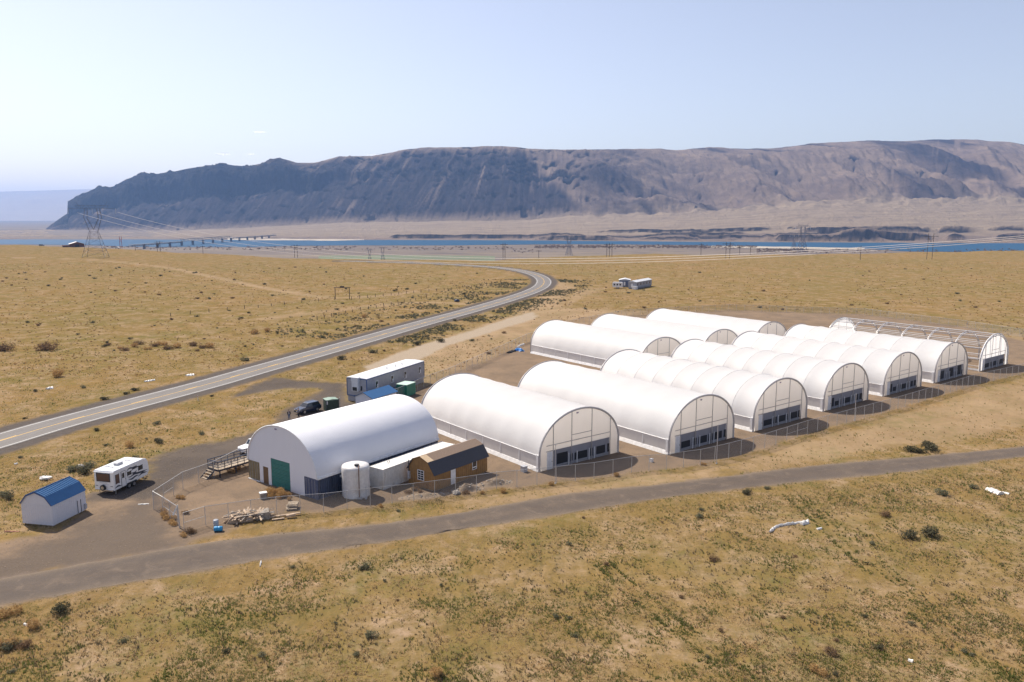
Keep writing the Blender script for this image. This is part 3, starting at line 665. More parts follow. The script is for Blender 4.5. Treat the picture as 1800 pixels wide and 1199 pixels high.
def greenhouse(label, loc, lay, sag=.10, bays=8, cover=True, back=False, L=GL, col=None):
    t = thing('greenhouse', label, 'greenhouse', (*loc, 0), GA, 'hoop greenhouses of the farm')
    if cover:
        na, nl = 40, bays*6; V = []; ar = arch(na)
        for j in range(nl+1):
            ph = (j % 6)/6; s = sag*(4*ph*(1-ph)) if 0 < j < nl else 0
            y = -.06+(L+.12)*j/nl
            for i, (x, z) in enumerate(ar):
                k = 1-s/8*1.0; wob = .03*pn(x*.8+loc[0], y*.3)
                V.append((x*(k+wob/8), y, ZS+(z-ZS)*(k+wob/6)))
        m_ = na+1; Fq = [(j*m_+i, j*m_+i+1, (j+1)*m_+i+1, (j+1)*m_+i) for j in range(nl) for i in range(na)]
        npmesh('film_cover', V, Fq, M['film'], t)
        for sx in (-1, 1):
            x = sx*(AW-.03)
            MB().quad((x, .1, .55), (x, L-.1, .55), (x, L-.1, ZS-.05), (x, .1, ZS-.05)).build('side_screen', M['screen'], t)
            MB().tube((sx*(AW+.02), 0, ZS-.02), (sx*(AW+.02), L, ZS-.02), .06, 6).build('roll_bar', M['white'], t)
            MB().prism([(x, .56), (x+sx*.08, .56), (x+sx*.28, .02), (x, .02)], .05, L-.05).build('base_board', M['skirt'], t)
            for k in range(bays+1):
                MB().box(min(x, x+sx*.07), max(x, x+sx*.07), k*(L-.2)/bays+.04, k*(L-.2)/bays+.16, 0, ZS).build('side_post', M['white'], t)
        for k in (range(1, bays) if sag > .2 else ()):
            yk = k*(L+.12)/bays-.06; MB().path([(x*1.002, yk, z+.015) for x, z in arch(24)], .022 if sag < .2 else .035, 4).build('rib_shade_line', M['ribshade'], t)  # added grey tubes drawing the rib shading that the bright film loses
        for y in (-.02, L+.02):
            mb = MB(); pts = [(-AW, y, 0)]+[(x, y, z) for x, z in arch(28)]+[(AW, y, 0)]; mb.path(pts, .15, 6)
            mb.build('arch_frame', M['galv2'], t)
        # white corner sleeves at front
        for sx in (-1, 1): MB().box(sx*(AW-.02)-.16, sx*(AW-.02)+.16, .15, .55, 0, ZS+.1).build('corner_sleeve', M['white'], t)
    endwall('end_wall', .05, M['endfilm'] if cover else M['endwhite'], t, (-AW+.16*2*AW, -AW+.89*2*AW, 2.62))
    endwall('end_wall', L-.05, M['endfilm'] if cover else M['endwhite'], t)
    for f in (.385, .64):
        x = -AW+f*2*AW; MB().box(x-.05, x+.05, L-.13, L-.09, 0, zarch(x)-.1).build('upright', M['galv'], t)
    front_details(t, LAY[lay])
    if not cover:
        for k in range(7):
            y = L*k/6; mb = MB(); o_ = arch(24); i_ = arch(24, AW-.4, ZS, ZT-.4)
            mb.path([(-AW, y, 0)]+[(x, y, z) for x, z in o_]+[(AW, y, 0)], .10, 5)
            mb.path([(-AW+.4, y, 0)]+[(x, y, z) for x, z in i_]+[(AW-.4, y, 0)], .09, 5)
            for a, b in zip(o_[::1], i_[::1]): mb.tube((a[0], y, a[1]), (b[0], y, b[1]), .035, 4)
            mb.build('arch_truss', M['galv3'], t)
        for th in (.12, .30, .55, .80, 1.18, pi/2, pi-1.18, pi-.80, pi-.5, pi-.25, pi-.1):
            x = -AW*cos(th); z = ZS+(ZT-ZS)*sin(th)
            mb = MB().tube((x, 0, z), (x, L, z), .10, 5)
            if th in (pi/2, .80, 1.18, pi-1.18): mb.tube((x*.95, 0, z-.4), (x*.95, L, z-.4), .08, 5)
            mb.build('purlin', M['galv3'], t)
        for sx in (-1, 1):
            MB().box(sx*AW-.05, sx*AW+.05, 0, L, 1.1, 1.2).box(sx*AW-.05, sx*AW+.05, 0, L, .1, .5).build('base_rail', M['skirt'], t)
            mb = MB(); mb.path([(sx*AW, 0.02, 0)]+[(sx*-x, .02, z+.05*sin(9*x)) for x, z in arch(24)][:25], .16, 6); 
            if sx < 0: mb.build('rolled_film_edge', M['skirt'], t)
    return t
M['galv2'] = mat('end_arch_tube', (.46, .44, .44), .5, .1, .1, 4); M['galv3'] = mat('bright_galvanised_tube', (.55, .53, .52), .4, .35, .1, 4)
Lp = [(949, 830), (1175, 800), (1322, 759.3), (1445.6, 724.4), (1551, 697), (1640, 674), (1720, 653.8)]
Rp = [(1085.4, 795), (1289, 769), (1418, 734), (1525.5, 702), (1619, 679), (1700, 658), (1771, 639)]
labs = ['white hoop greenhouse nearest the round roofed hall, tall dark gap beside its door',
        'white hoop greenhouse second from the hall, smooth film roof',
        'white hoop greenhouse third from the hall with clearly ribbed film roof',
        'middle white hoop greenhouse of the front row, fourth from the hall',
        'white hoop greenhouse third from the right end of the front row',
        'last covered hoop greenhouse of the front row with three tall dark openings',
        'uncovered greenhouse skeleton of bare steel arches between two white end walls']
lay = ['a', 'b', 'c', 'd', 'd', 'e', 'c']
GHloc = []
ux = np.array([cos(GA), sin(GA)]); vx = np.array([-sin(GA), cos(GA)])
for i, (l, r) in enumerate(zip(Lp, Rp)):
    mid = (np.array(G(*l))+np.array(G(*r)))/2
    GHloc.append(mid)
for i, mid in enumerate(GHloc):
    greenhouse(labs[i], mid, lay[i], sag=[.10, .10, .26, .26, .28, .24, .1][i], bays=[7, 7, 8, 8, 7, 7, 7][i], cover=i != 6, L=[31.2, 36.4, 36.4, 36.6, 36.9, 37.1, 38.0][i])
for (p, q), lb, l in zip([((1165.8, 593.2), (973, 563)), ((1269.6, 579.2), (1069, 552)), ((1360, 565.7), (1159, 543))],
        ['white hoop greenhouse at the left end of the back row, its grey side screen showing', 'middle white hoop greenhouse of the back row', 'rightmost white hoop greenhouse of the back row'], 'cba'):
    a = np.array(G(*p, ZT)); b = np.array(G(*q, ZT)); L = float(np.linalg.norm(b-a)); L = min(L, 37.5) if L > 39 else L
    mid = (a+b)/2 - vx*L/2
    greenhouse(lb, mid, l, sag=.08, L=L)

# ------------------------------------------------------------------ main hall on containers
HAng = R(53.2-90); Fh = np.array([-24.16, 95.01]); HW = 7.02; HL = 22.4
hx = np.array([cos(HAng), sin(HAng)]); hy = np.array([-sin(HAng), cos(HAng)]); Ho = Fh-hx*HW
hall = thing('fabric_hall', 'large round roofed white fabric hall with a green roller door', 'hall', (*Ho, 0), HAng)
na, nl = 48, 30; ar = arch(na, HW+.05, 2.66, 8.35); V = []
for j in range(nl+1):
    y = HL*j/nl
    for x, z in ar: V.append((x, y, z+.03*pn(x*.5, y*.5)))
m_ = na+1; Fq = [(j*m_+i, j*m_+i+1, (j+1)*m_+i+1, (j+1)*m_+i) for j in range(nl) for i in range(na)]
npmesh('membrane_roof', V, Fq, M['hall'], hall)
lx = lambda px: float(((np.array(G(px, 841+(px-438)*.3167))-Ho)@hx))
X = lambda f: f
brn = (lx(463), lx(472.3)); grn = (lx(477.5), lx(511)); CX0, CX1 = -HW+2.44, HW-2.44
def hallwall(y, openings, name):
    xs = sorted(set([round(-HW+.02+(2*HW-.04)*i/36, 4) for i in range(37)]+[CX0, CX1]+[v for o in openings for v in o[:2]])); mb = MB()
    for x0, x1 in zip(xs[:-1], xs[1:]):
        mid = (x0+x1)/2; b = 0.0
        if mid < CX0 or mid > CX1: b = 2.64
        for o in openings:
            if o[0] < mid < o[1]: b = o[2]
        mb.prism([(x0, b), (x1, b), (x1, max(b+.01, zarch(x1, HW, 2.66, 8.3))), (x0, max(b+.01, zarch(x0, HW, 2.66, 8.3)))], y-.03, y+.03)
    return mb.build(name, M['hall'], hall)
hallwall(.05, [(*brn, 2.3), (*grn, 3.75)], 'front_wall'); hallwall(HL-.05, [], 'rear_wall')
db = MB().box(brn[0]+.02, brn[1]-.02, .06, .12, 0, 2.28).build('side_door', M['wood'], hall); MB().tube((brn[1]-.15, .0, 1.05), (brn[1]-.15, .07, 1.05), .04).build('door_handle', M['chrome'], db)
rd = MB().box(grn[0]+.02, grn[1]-.02, .10, .16, 0, 3.73).build('roller_door', M['green'], hall)
for k in range(6): MB().box(grn[0]+.03, grn[1]-.03, .075, .098, .06+k*.62, .62+k*.62).build('door_panel', M['green'], rd)
MB().path([(x, -.03, z) for x, z in arch(30, HW+.03, 2.66, 8.33)], .09, 6).build('edge_tube', M['white'], hall)
for sx in (-1, 1):
    MB().tube((sx*(HW+.06), 0, 2.78), (sx*(HW+.06), HL, 2.78), .14, 8).build('eave_roll', M['skirt'], hall)
    MB().prism([(sx*(HW+.04), 2.66), (sx*(HW+.22), 2.6), (sx*(HW+.24), 2.66), (sx*(HW+.06), 2.95)], 0, HL).build('eave_flap', M['skirt'], hall)
MB().box(-.9, -.5, -.06, -.03, 7.75, 7.92).build('badge_plate', mat_badge, hall)
MB().box(-HW+.0, -4.6, -.12, .0, 0, .10).build('threshold', M['skirt'], hall)
def container(name, label, x0, x1, y0, y1, pm, doorm, h=2.59, end=True, org=Ho, ang=HAng, ax=hx, ay=hy):
    w_ = x1-x0; L = y1-y0; o = org+ax*((x0+x1)/2)+ay*y0
    t = thing('shipping_container', label, 'container', (*o, 0), ang, 'shipping containers of the yard')
    w2 = w_/2; mb = MB()
    for sx in (-1, 1):   # corrugated sides
        n = int(L/.14); pts = []
        for i in range(n+1): pts.append((sx*(w2-(.0 if (i//2) % 2 else .045)), i*L/n))
        V = [(x, y, .15) for x, y in pts]+[(x, y, h-.1) for x, y in pts]; k = len(pts)
        m2 = MB().add(V, [(i, i+1, i+1+k, i+k) for i in range(k-1)]); m2.build('side_panel', pm, t)
    MB().box(-w2+.05, w2-.05, .06, L-.05, h-.08, h-.03).box(-w2+.04, w2-.04, L-.06, L-.02, .1, h-.08).box(-w2+.05, w2-.05, .05, L-.05, .1, .18).build('roof_and_back', pm, t)
    fr = MB()
    for sx in (-1, 1):
        fr.box(min(sx*w2, sx*(w2-.09)), max(sx*w2, sx*(w2-.09)), 0, .12, 0, h); fr.box(min(sx*w2, sx*(w2-.09)), max(sx*w2, sx*(w2-.09)), L-.12, L, 0, h)
        fr.box(min(sx*w2, sx*(w2-.06)), max(sx*w2, sx*(w2-.06)), .12, L-.12, 0, .15); fr.box(min(sx*w2, sx*(w2-.06)), max(sx*w2, sx*(w2-.06)), .12, L-.12, h-.1, h)
    fr.box(-w2+.09, w2-.09, .0, .1, h-.12, h).box(-w2+.09, w2-.09, 0, .1, 0, .14)
    fr.build('frame', doorm, t)
    if not end: MB().box(-w2+.09, w2-.09, .02, .06, .14, h-.12).build('end_panel', pm, t)
    if end:
        for sx in (-1, 1):
            a, b = (-w2+.10, -.015) if sx < 0 else (.015, w2-.10)
            d = MB().box(a, b, .03, .07, .15, h-.13).build('door', doorm, t)
            r_ = MB()
            for k in range(4): r_.box(a+.08, b-.08, .0, .03, .3+k*.56, .66+k*.56)
            r_.build('door_rib', doorm, d)
            for xx in (a+.28, b-.28): 
                br = MB().tube((xx, -.04, .15), (xx, -.04, h-.13), .022, 5).build('lock_rod', M['galv'], d)
    return t
container('c', 'tan shipping container with its end doors closed, under the hall\'s left edge', -HW, -HW+2.44, .03, 12.2, M['tancon'], M['tancon'])
container('c', 'shipping container under the hall\'s left edge, behind the tan one', -HW, -HW+2.44, 12.3, 22.3, M['tancon'], M['tancon'], end=False)
container('c', 'navy shipping container with closed end doors under the hall\'s right front corner', HW-2.44, HW, .03, 12.2, M['bluecon'], M['bluedoor'])
container('c', 'navy shipping container under the hall\'s right edge, behind the white storage container', HW-2.44, HW, 12.3, 22.3, M['bluecon'], M['bluecon'], end=False)
WA = R(54.3-90); wy_ = np.array([-sin(WA), cos(WA)]); wx_ = np.array([cos(WA), sin(WA)]); Wo = np.array([-16.57, 98.71])-wx_*1.2
container('c', 'white corrugated container standing between the round tank and the brown shed', -1.22, 1.22, 0, 14.4, M['whitecon'], M['whitecon'], h=2.72, end=False, org=Wo, ang=WA, ax=wx_, ay=wy_)

# tank
tc = np.array(G(626.5, 877.8)); tc = tc+tc/np.linalg.norm(tc)*1.72
tk = thing('water_tank', 'round white poly water tank at the hall\'s right front corner', 'tank', (*tc, 0), 0)
mb = MB(); prof = [(1.72, 0), (1.74, .3), (1.70, .35), (1.74, 1.2), (1.72, 2.2), (1.74, 3.3), (1.74, 3.75), (1.66, 3.92), (1.2, 4.08), (.6, 4.22), (.0, 4.28)]; n = 40
V = [(r*cos(2*pi*i/n), r*sin(2*pi*i/n), z) for r, z in prof for i in range(n)]
mb.add(V, [(k*n+i, k*n+(i+1) % n, (k+1)*n+(i+1) % n, (k+1)*n+i) for k in range(len(prof)-1) for i in range(n)]); mb.build('tank_body', M['tank'], tk, smooth=True)
MB().tube((.35, -.9, 4.1), (.35, -.9, 4.28), .3, 16).build('hatch', M['dark'], tk)
MB().path([(.55, -.8, 4.2), (.75, -1.75, 4.0), (.75, -1.82, 0.1)], .06, 6).build('fill_pipe', M['rust'], tk)
MB().box(.5, 1.1, -1.98, -1.82, .1, .3).tube((1.6, -1.9, .1), (1.6, -1.9, 1.7), .06, 6).box(1.45, 1.75, -2.05, -1.8, .15, .4).build('valve_box', M['greyplastic'], tk)
# ladders
def ladder(label, base, rz, h, lean, m, wd=.4):
    t = thing('ladder', label, 'ladder', (*base, 0), rz)
    for sx in (-1, 1): MB().tube((sx*wd/2, 0, 0), (sx*wd/2*.8, lean, h), .04, 5).build('rail', m, t)
    n = int(h/.33)
    for k in range(1, n):
        q = k/n; MB().tube((-wd/2+.02, lean*q, h*q), (wd/2-.02, lean*q, h*q), .022, 5).build('rung', m, t)
ladder('dark metal ladder leaning on the white container', np.array(G(697, 851)), WA+R(95), 3.0, 1.3, M['metalblack'])
ladder('black ladder leaning on the navy container beside the tank', Fh+hx*.9+hy*2.0, HAng+R(65), 2.6, .8, M['metalblack'])
pu = thing('pump_stand', 'small black pump stand with a white box on top beside the tank', 'pump', (*(Fh+hx*.8+hy*3.6), 0), HAng)
MB().box(-.4, .4, -.4, .4, 0, 1.1).build('housing', M['metalblack'], pu); MB().box(-.25, .25, -.3, .2, 1.1, 2.2).build('frame', M['metalblack'], pu); MB().box(-.35, .15, -.3, .2, 2.2, 2.45).build('box_top', M['greyplastic'], pu)
# ------------------------------------------------------------------ sheds
def gambrel(name, label, o, ang, w_, L, h, pk, kx, kz, wallm, topm, lowm, over=.12, group=None, cat='shed', vx0=0.0):
    """o is the right front corner at ground; y runs back along ang"""
    a = ang-pi/2; xx = np.array([cos(a), sin(a)]); c = np.array(o)-xx*w_/2
    t = thing(name, label, cat, (*c, 0), a, group); w2 = w_/2
    MB().prism([(-w2, .12), (w2, .12), (w2, h), (kx*w2-.02, kz-.02), (0, pk-.03), (-kx*w2+.02, kz-.02), (-w2, h)], 0, L).build('walls', wallm, t)
    MB().box(-w2+.1, w2-.1, .1, L-.1, 0, .12).build('skid_base', M['deck'], t)
    ow = w2+over; oh = h-over*1.2
    for sx in (-1, 1):
        MB().prism([(sx*0, pk+.06), (sx*kx*w2, kz+.06), (sx*kx*w2, kz), (0, pk)], -over, L+over).build('upper_roof', topm, t)
        MB().prism([(sx*kx*w2, kz+.058), (sx*(ow), oh), (sx*(ow-.05), oh-.02), (sx*(kx*w2-.05), kz)], -over, L+over).build('lower_roof', lowm, t)
    return t
sh = gambrel('gambrel_shed', 'small white barn shed with a blue ribbed steel roof', (-52.12, 86.47), R(78.5), 4.05, 5.27, 2.6, 3.95, .64, 3.45, M['shedwall'], M['roofblue'], M['roofblue'], .10)
for sx in (-1, 1):
    for k in range(18):
        y = -.05+k*5.37/17; a = (0, 3.99); b = (sx*.64*2.025, 3.49)
        MB().prism([(a[0], a[1]+.02), (b[0], b[1]+.02), (b[0], b[1]+.075), (a[0], a[1]+.075)], y-.03, y+.03).build('roof_rib', M['roofblue'], sh)
MB().box(-.02, .02, -.12, 5.39, 3.98, 4.09).build('ridge_cap', M['roofblue'], sh)
for k in range(18): MB().box(2.025, 2.045, .12+k*.29, .15+k*.29, .13, 2.45).build('wall_rib', M['shedwall'], sh)
for k in range(14): x = -1.9+k*.292; MB().box(x-.015, x+.015, -.02, 0, .13, 2.55).build('wall_rib', M['shedwall'], sh)
w2 = 4.05/2
for sx in (-1, 1):
    MB().prism([(0, 4.0), (sx*.64*w2, 3.5), (sx*.64*w2, 3.36), (0, 3.87)], -.13, -.09).prism([(sx*.64*w2, 3.5), (sx*(w2+.1), 2.5), (sx*(w2-.02), 2.45), (sx*.62*w2, 3.36)], -.13, -.09).build('rake_trim', M['trimblue'], sh)
MB().box(w2-.0, w2+.05, 3.75, 4.45, .15, 1.9).build('side_door', M['shedwall'], sh)
MB().box(w2+.05, w2+.09, 3.80, 3.86, .2, 1.7).box(w2+.05, w2+.09, 4.34, 4.40, .2, 1.7).build('hinge_bar', M['metalblack'], sh)
MB().box(w2, w2+.2, 4.9, 5.2, .3, .9).build('meter_box', M['greyplastic'], sh)
bs_ = gambrel('workshop_shed', 'brown wood sided shed with a shingled barn roof and white door', (-9.91, 98.0), R(51.3), 4.7, 10.4, 2.45, 4.25, .62, 3.7, M['t111'], M['shingle'], M['shaderoof'], .22)
w2 = 2.35
for k in range(26): MB().box(w2, w2+.015, .15+k*.4, .17+k*.4, .14, 2.3).build('siding_groove', M['wood'], bs_)
for k in range(11): x = -2.1+k*.42; MB().box(x-.01, x+.01, -.015, 0, .14, 2.45).build('siding_groove', M['wood'], bs_)
MB().prism([(.02, 4.31), (.62*w2-.02, 3.78), (.62*w2-.02, 3.74), (.02, 4.27)], -.24, .9).build('bare_roof_sheet', M['tan_sheet'], bs_)
MB().box(w2, w2+.05, 3.05, 3.95, .14, 2.15).build('door', M['white'], bs_)
wi = MB().box(w2, w2+.04, 7.3, 8.1, 1.1, 2.15).build('window', M['glass'], bs_); MB().box(w2+.04, w2+.06, 7.24, 7.32, 1.05, 2.2).box(w2+.04, w2+.06, 8.08, 8.16, 1.05, 2.2).box(w2+.04, w2+.06, 7.32, 8.08, 2.13, 2.2).box(w2+.04, w2+.06, 7.32, 8.08, 1.05, 1.12).box(w2+.041, w2+.055, 7.35, 8.05, 1.3, 1.45).build('window_frame', M['white'], wi)
wi = MB().box(-.55, .45, -.04, 0, 1.15, 2.35).build('window', M['glass'], bs_)
fr = MB().box(-.63, -.55, -.07, -.01, 1.08, 2.42).box(.45, .53, -.07, -.01, 1.08, 2.42).box(-.55, .45, -.07, -.01, 2.35, 2.42).box(-.55, .45, -.07, -.01, 1.08, 1.15)
for k in (1.45, 1.75, 2.05): fr.box(-.55, .45, -.06, -.042, k-.03, k+.03)
fr.box(-.07, -.02, -.055, -.043, 1.15, 2.35); fr.build('window_frame', M['white'], wi)
MB().box(-2.3, -2.0, -.25, -.0, .9, 1.9).build('electric_box', M['greyplastic'], bs_); MB().tube((-2.2, -.12, 1.9), (-2.2, -.12, 3.4), .05).build('conduit', M['metalblack'], bs_)
# office trailer
of = thing('office_trailer', 'long grey mobile office trailer with blue trim beside the driveway', 'office trailer', (-27.46-2.1*cos(R(65.2-90)), 147.23-2.1*sin(R(65.2-90)), 0), R(65.2-90))
w2, L, h = 2.25, 20.8, 4.5
MB().box(-w2, w2, 0, L, 1.1, h).build('walls', M['siding'], of); MB().box(-w2+.08, w2-.08, .08, L-.08, 0, 1.1).build('skirting', M['siding'], of)
MB().prism([(-w2-.05, h), (w2+.05, h), (w2+.05, h+.08), (0, h+.22), (-w2-.05, h+.08)], -.05, L+.05).build('roof', M['roofgrey'], of)
for nm, b in (('roof_trim', (h-.16, h-.02)), ('floor_trim', (1.05, 1.2))):
    m2 = MB().box(w2, w2+.04, -.03, L+.03, *b).box(-w2-.04, -w2, -.03, L+.03, *b).box(-w2, w2, -.04, 0, *b).box(-w2, w2, L, L+.04, *b); m2.build(nm, M['trimblue'], of)
for sx in (-1, 1):
    for y in (0, L): MB().box(sx*w2-.06, sx*w2+.06, y-.05, y+.05, 1.2, h-.16).build('corner_trim', M['trimblue'], of)
for y in (2.9, 8.2, 13.0, 18.6):
    wi = MB().box(w2, w2+.04, y, y+.75, 2.35, 3.6).build('window', M['glass'], of)
    MB().box(w2+.02, w2+.07, y-.1, y, 2.25, 3.7).box(w2+.02, w2+.07, y+.75, y+.85, 2.25, 3.7).box(w2+.02, w2+.07, y, y+.75, 3.6, 3.7).box(w2+.02, w2+.07, y, y+.75, 2.25, 2.35).box(w2+.03, w2+.06, y+.42, y+.75, 2.35, 3.0).build('window_frame', M['roofgrey'], wi)
ac = MB().box(-.8, .6, -.55, 0, 2.1, 4.0).build('wall_air_conditioner', M['roofgrey'], of); MB().box(-.6, .4, -.58, -.55, 2.2, 2.9).build('grille', M['dark'], ac)
MB().box(-.9, .7, -.6, .1, 4.0, 4.75).build('duct_hood', M['roofgrey'], of)
MB().box(.9, 1.2, -.06, 0, 2.2, 3.1).build('vent_panel', M['dark'], of)
for y in (9.5, 12.5, 15): MB().tube((.5, y, h+.1), (.5, y, h+.6), .08, 8).build('roof_vent', M['galv'], of)
# pump house
a = R(60.7-90); xx = np.array([cos(a), sin(a)]); c = np.array([-25.19, 141.05])-xx*2.0
ph = thing('pump_house', 'small white gabled hut with a blue roof behind the fabric hall', 'hut', (*c, 0), a)
MB().prism([(-2, 0), (2, 0), (2, 2.2), (0, 3.1), (-2, 2.2)], 0, 7).build('walls', M['shedwall'], ph)
for sx in (-1, 1): MB().prism([(0, 3.2), (sx*2.25, 2.2), (sx*2.25, 2.12), (0, 3.1)], -.25, 7.25).build('roof_slope', M['roofblue'], ph)
# teal and dark boxes
c = np.array(G(706, 697)); tb = thing('utility_cabinet', 'teal green utility cabinet with pale lid beside the blue roofed hut', 'cabinet', (*c, 0), R(-25))
MB().box(-1.2, 1.2, 0, 3.2, 0, 2.3).build('cabinet_body', M['teal'], tb); MB().box(-1.25, 1.25, -.05, 3.25, 2.3, 2.4).build('lid', M['tealTop'], tb); MB().box(-1.0, 1.0, -.04, 0, .3, 2.0).build('cabinet_door', M['teal'], tb)
c = np.array(G(574, 724)); db_ = thing('waste_container', 'dark green slatted waste container with pale lid beside the parked car', 'waste bin', (*c, 0), R(30))
MB().box(.05, 2.25, .05, 2.0, 0, 2.0).build('bin_body', M['binD'], db_)
for k in range(8): MB().box(.3, 2.1, .0, .05, .15+k*.22, .28+k*.22).build('slat', M['binD'], db_)
MB().prism([(0, 2.0), (2.3, 2.0), (2.3, 2.08), (1.15, 2.2), (0, 2.08)], 0, 2.05).build('lid', M['binTop'], db_)
for x in (0, 2.3): MB().box(x-.05, x+.05, -.05, .05, 0, 2.15).build('corner_post', M['metalblack'], db_)
MB().box(.08, .3, .0, .05, 1.3, 1.9).build('notice', M['roofgrey'], db_)
MB().tube((2.55, .1, 0), (2.55, .1, 2.4), .06).build('side_post', M['galv'], db_)
# ------------------------------------------------------------------ travel trailer
ra = R(76.7-90); rxx = np.array([cos(ra), sin(ra)]); rc = np.array([-50.2, 96.75])-rxx*1.43
rv = thing('travel_trailer', 'white travel trailer with dark swirl graphics parked on gravel', 'camper', (*rc, 0), ra)
w2, L = 1.43, 6.6
prof = [(0, .55), (0, 2.9), (.12, 3.12), (L-1.0, 3.12), (L-.45, 2.98), (L-.12, 2.55), (L+.05, 1.7), (L, 1.1), (L-.35, .72), (L-1.6, .62)]
b = MB().prism(prof, -w2, w2, 'x').build('body', M['rvwhite'], rv, bevel=.06)
MB().box(-w2-.02, w2+.02, -.05, .02, 2.86, 2.93).box(w2, w2+.025, 0, L-1.0, 2.93, 3.0).box(-w2-.025, -w2, 0, L-1.0, 2.93, 3.0).build('roof_trim', M['white'], rv)
wi = MB().box(-1.0, .85, -.03, 0, 1.75, 2.72).build('rear_window', M['brownglass'], rv)
MB().box(-1.08, -1.0, -.045, 0, 1.68, 2.79).box(.85, .93, -.045, 0, 1.68, 2.79).box(-1.0, .85, -.045, 0, 2.72, 2.79).box(-1.0, .85, -.045, 0, 1.68, 1.75).build('window_frame', M['metalblack'], wi)
for y0, y1, z0, z1, g in ((.35, .95, 1.35, 2.55, 'brownglass'), (2.5, 3.15, 1.75, 2.25, 'glass'), (4.6, 5.35, 1.8, 2.4, 'glass')):
    wi = MB().box(w2, w2+.03, y0, y1, z0, z1).build('window', M[g], rv); MB().box(w2+.01, w2+.04, y0-.05, y0, z0-.05, z1+.05).box(w2+.01, w2+.04, y1, y1+.05, z0-.05, z1+.05).build('window_frame', M['metalblack'], wi)
d = MB().box(w2, w2+.035, 1.4, 2.1, .75, 2.6).build('door', M['rvwhite'], rv); MB().box(w2+.035, w2+.05, 1.5, 1.9, 1.75, 2.4).build('door_window', M['glass'], d)
MB().box(w2, w2+.025, 1.33, 1.4, .7, 2.65).box(w2, w2+.025, 2.1, 2.17, .7, 2.65).box(w2, w2+.025, 1.4, 2.1, 2.6, 2.65).build('door_frame', M['metalblack'], rv); MB().box(w2+.035, w2+.08, 2.0, 2.06, 1.5, 1.6).build('door_handle', M['chrome'], d)
def swirl(pts, wd, nm='swirl_graphic', m='metalblack'):
    p = spline([np.array(q, float) for q in pts], .12); n = len(p); V = []
    for i, q in enumerate(p):
        k = sin(pi*i/(n-1))*wd*1.7+.012; V += [(w2+.012, q[0], q[1]-k), (w2+.012, q[0], q[1]+k)]
    o = MB().add(V, [(2*i, 2*i+2, 2*i+3, 2*i+1) for i in range(n-1)]).build(nm, M[m], rv)
swirl([(2.3, 2.35), (2.9, 2.62), (3.6, 2.5), (4.4, 2.62)], .05); swirl([(3.3, 2.15), (3.6, 2.4), (4.2, 2.42), (4.6, 2.3)], .09); swirl([(2.45, 1.6), (3.0, 1.45), (3.8, 1.62), (4.6, 1.5), (6.3, 1.42)], .07)
swirl([(2.6, 1.25), (3.2, 1.1), (4.0, 1.25), (4.6, 1.2)], .06); swirl([(3.2, 1.9), (3.8, 1.75), (4.3, 1.95)], .06); swirl([(4.4, 1.0), (5.2, 1.25), (6.2, 1.15)], .06); swirl([(.1, .85), (.7, 1.0), (1.3, .85)], .05)
for k, (x, z) in enumerate(((-1.15, 1.1), (1.05, 1.1))):
    MB().prism([(x-.25, z), (x+.25, z-.03), (x+.1, z+.08)], -.012, 0).build('rear_graphic', M['metalblack'], rv)
MB().box(-.7, .5, -.012, 0, 1.50, 1.56).build('rear_stripe', M['greyplastic'], rv); MB().box(-.3, .7, -.012, 0, 1.30, 1.35).build('rear_stripe', M['greyplastic'], rv)
MB().box(-1.35, 1.35, -.14, -.0, .52, .66).build('bumper', M['chrome'], rv)
def wheel(par, x, y, z, r, ax='x', wd=.22):
    sx = 1 if x > 0 else -1
    d_ = Vector((wd/2, 0, 0)) if ax == 'x' else Vector((0, wd/2, 0)); c_ = Vector((x, y, z))
    w_ = MB().tube(c_-d_, c_+d_, r, 20).build('wheel', M['tyre'], par)
    f = 1 if (ax == 'x' and x > 0) else -1
    MB().tube(c_+d_*f, c_+d_*f*1.12, r*.62, 14).build('rim', M['rim'], w_)
for y in (2.75, 3.65):
    for x in (-1.22, 1.32): wheel(rv, x, y, .36, .36)
MB().prism([(2.2, .56), (2.35, .8), (4.05, .8), (4.2, .56)], w2-.02, w2+.015, 'x').build('wheel_well', M['dark'], rv)
wheel(rv, -.05, -.22, .95, .36, 'y')
a_ = MB().box(-.35, .35, 2.2, 3.2, 3.12, 3.42).build('air_conditioner', M['greyplastic'], rv, bevel=.06)
MB().box(-.3, .3, 4.3, 4.8, 3.12, 3.2).build('roof_vent', M['white'], rv); MB().box(-.9, -.5, 1.4, 1.8, 3.12, 3.22).build('roof_vent', M['white'], rv); MB().box(.0, .3, 1.2, 1.5, 3.12, 3.2).build('roof_vent', M['white'], rv)
MB().tube((-.7, L-.4, .5), (0, L+1.2, .5), .05).tube((.7, L-.4, .5), (0, L+1.2, .5), .05).tube((0, L+1.0, 0), (0, L+1.0, .9), .04).build('tow_hitch', M['metalblack'], rv)
for x in (-.28, .1): MB().tube((x+.1, L+.4, .5), (x+.1, L+.4, .95), .17, 12).build('gas_bottle', M['white'], rv)
for x, y in ((-1.2, .5), (1.2, .5), (-1.1, 5.9), (1.1, 5.9)): MB().tube((x, y, 0), (x, y, .6), .04).build('stabiliser_leg', M['galv'], rv)

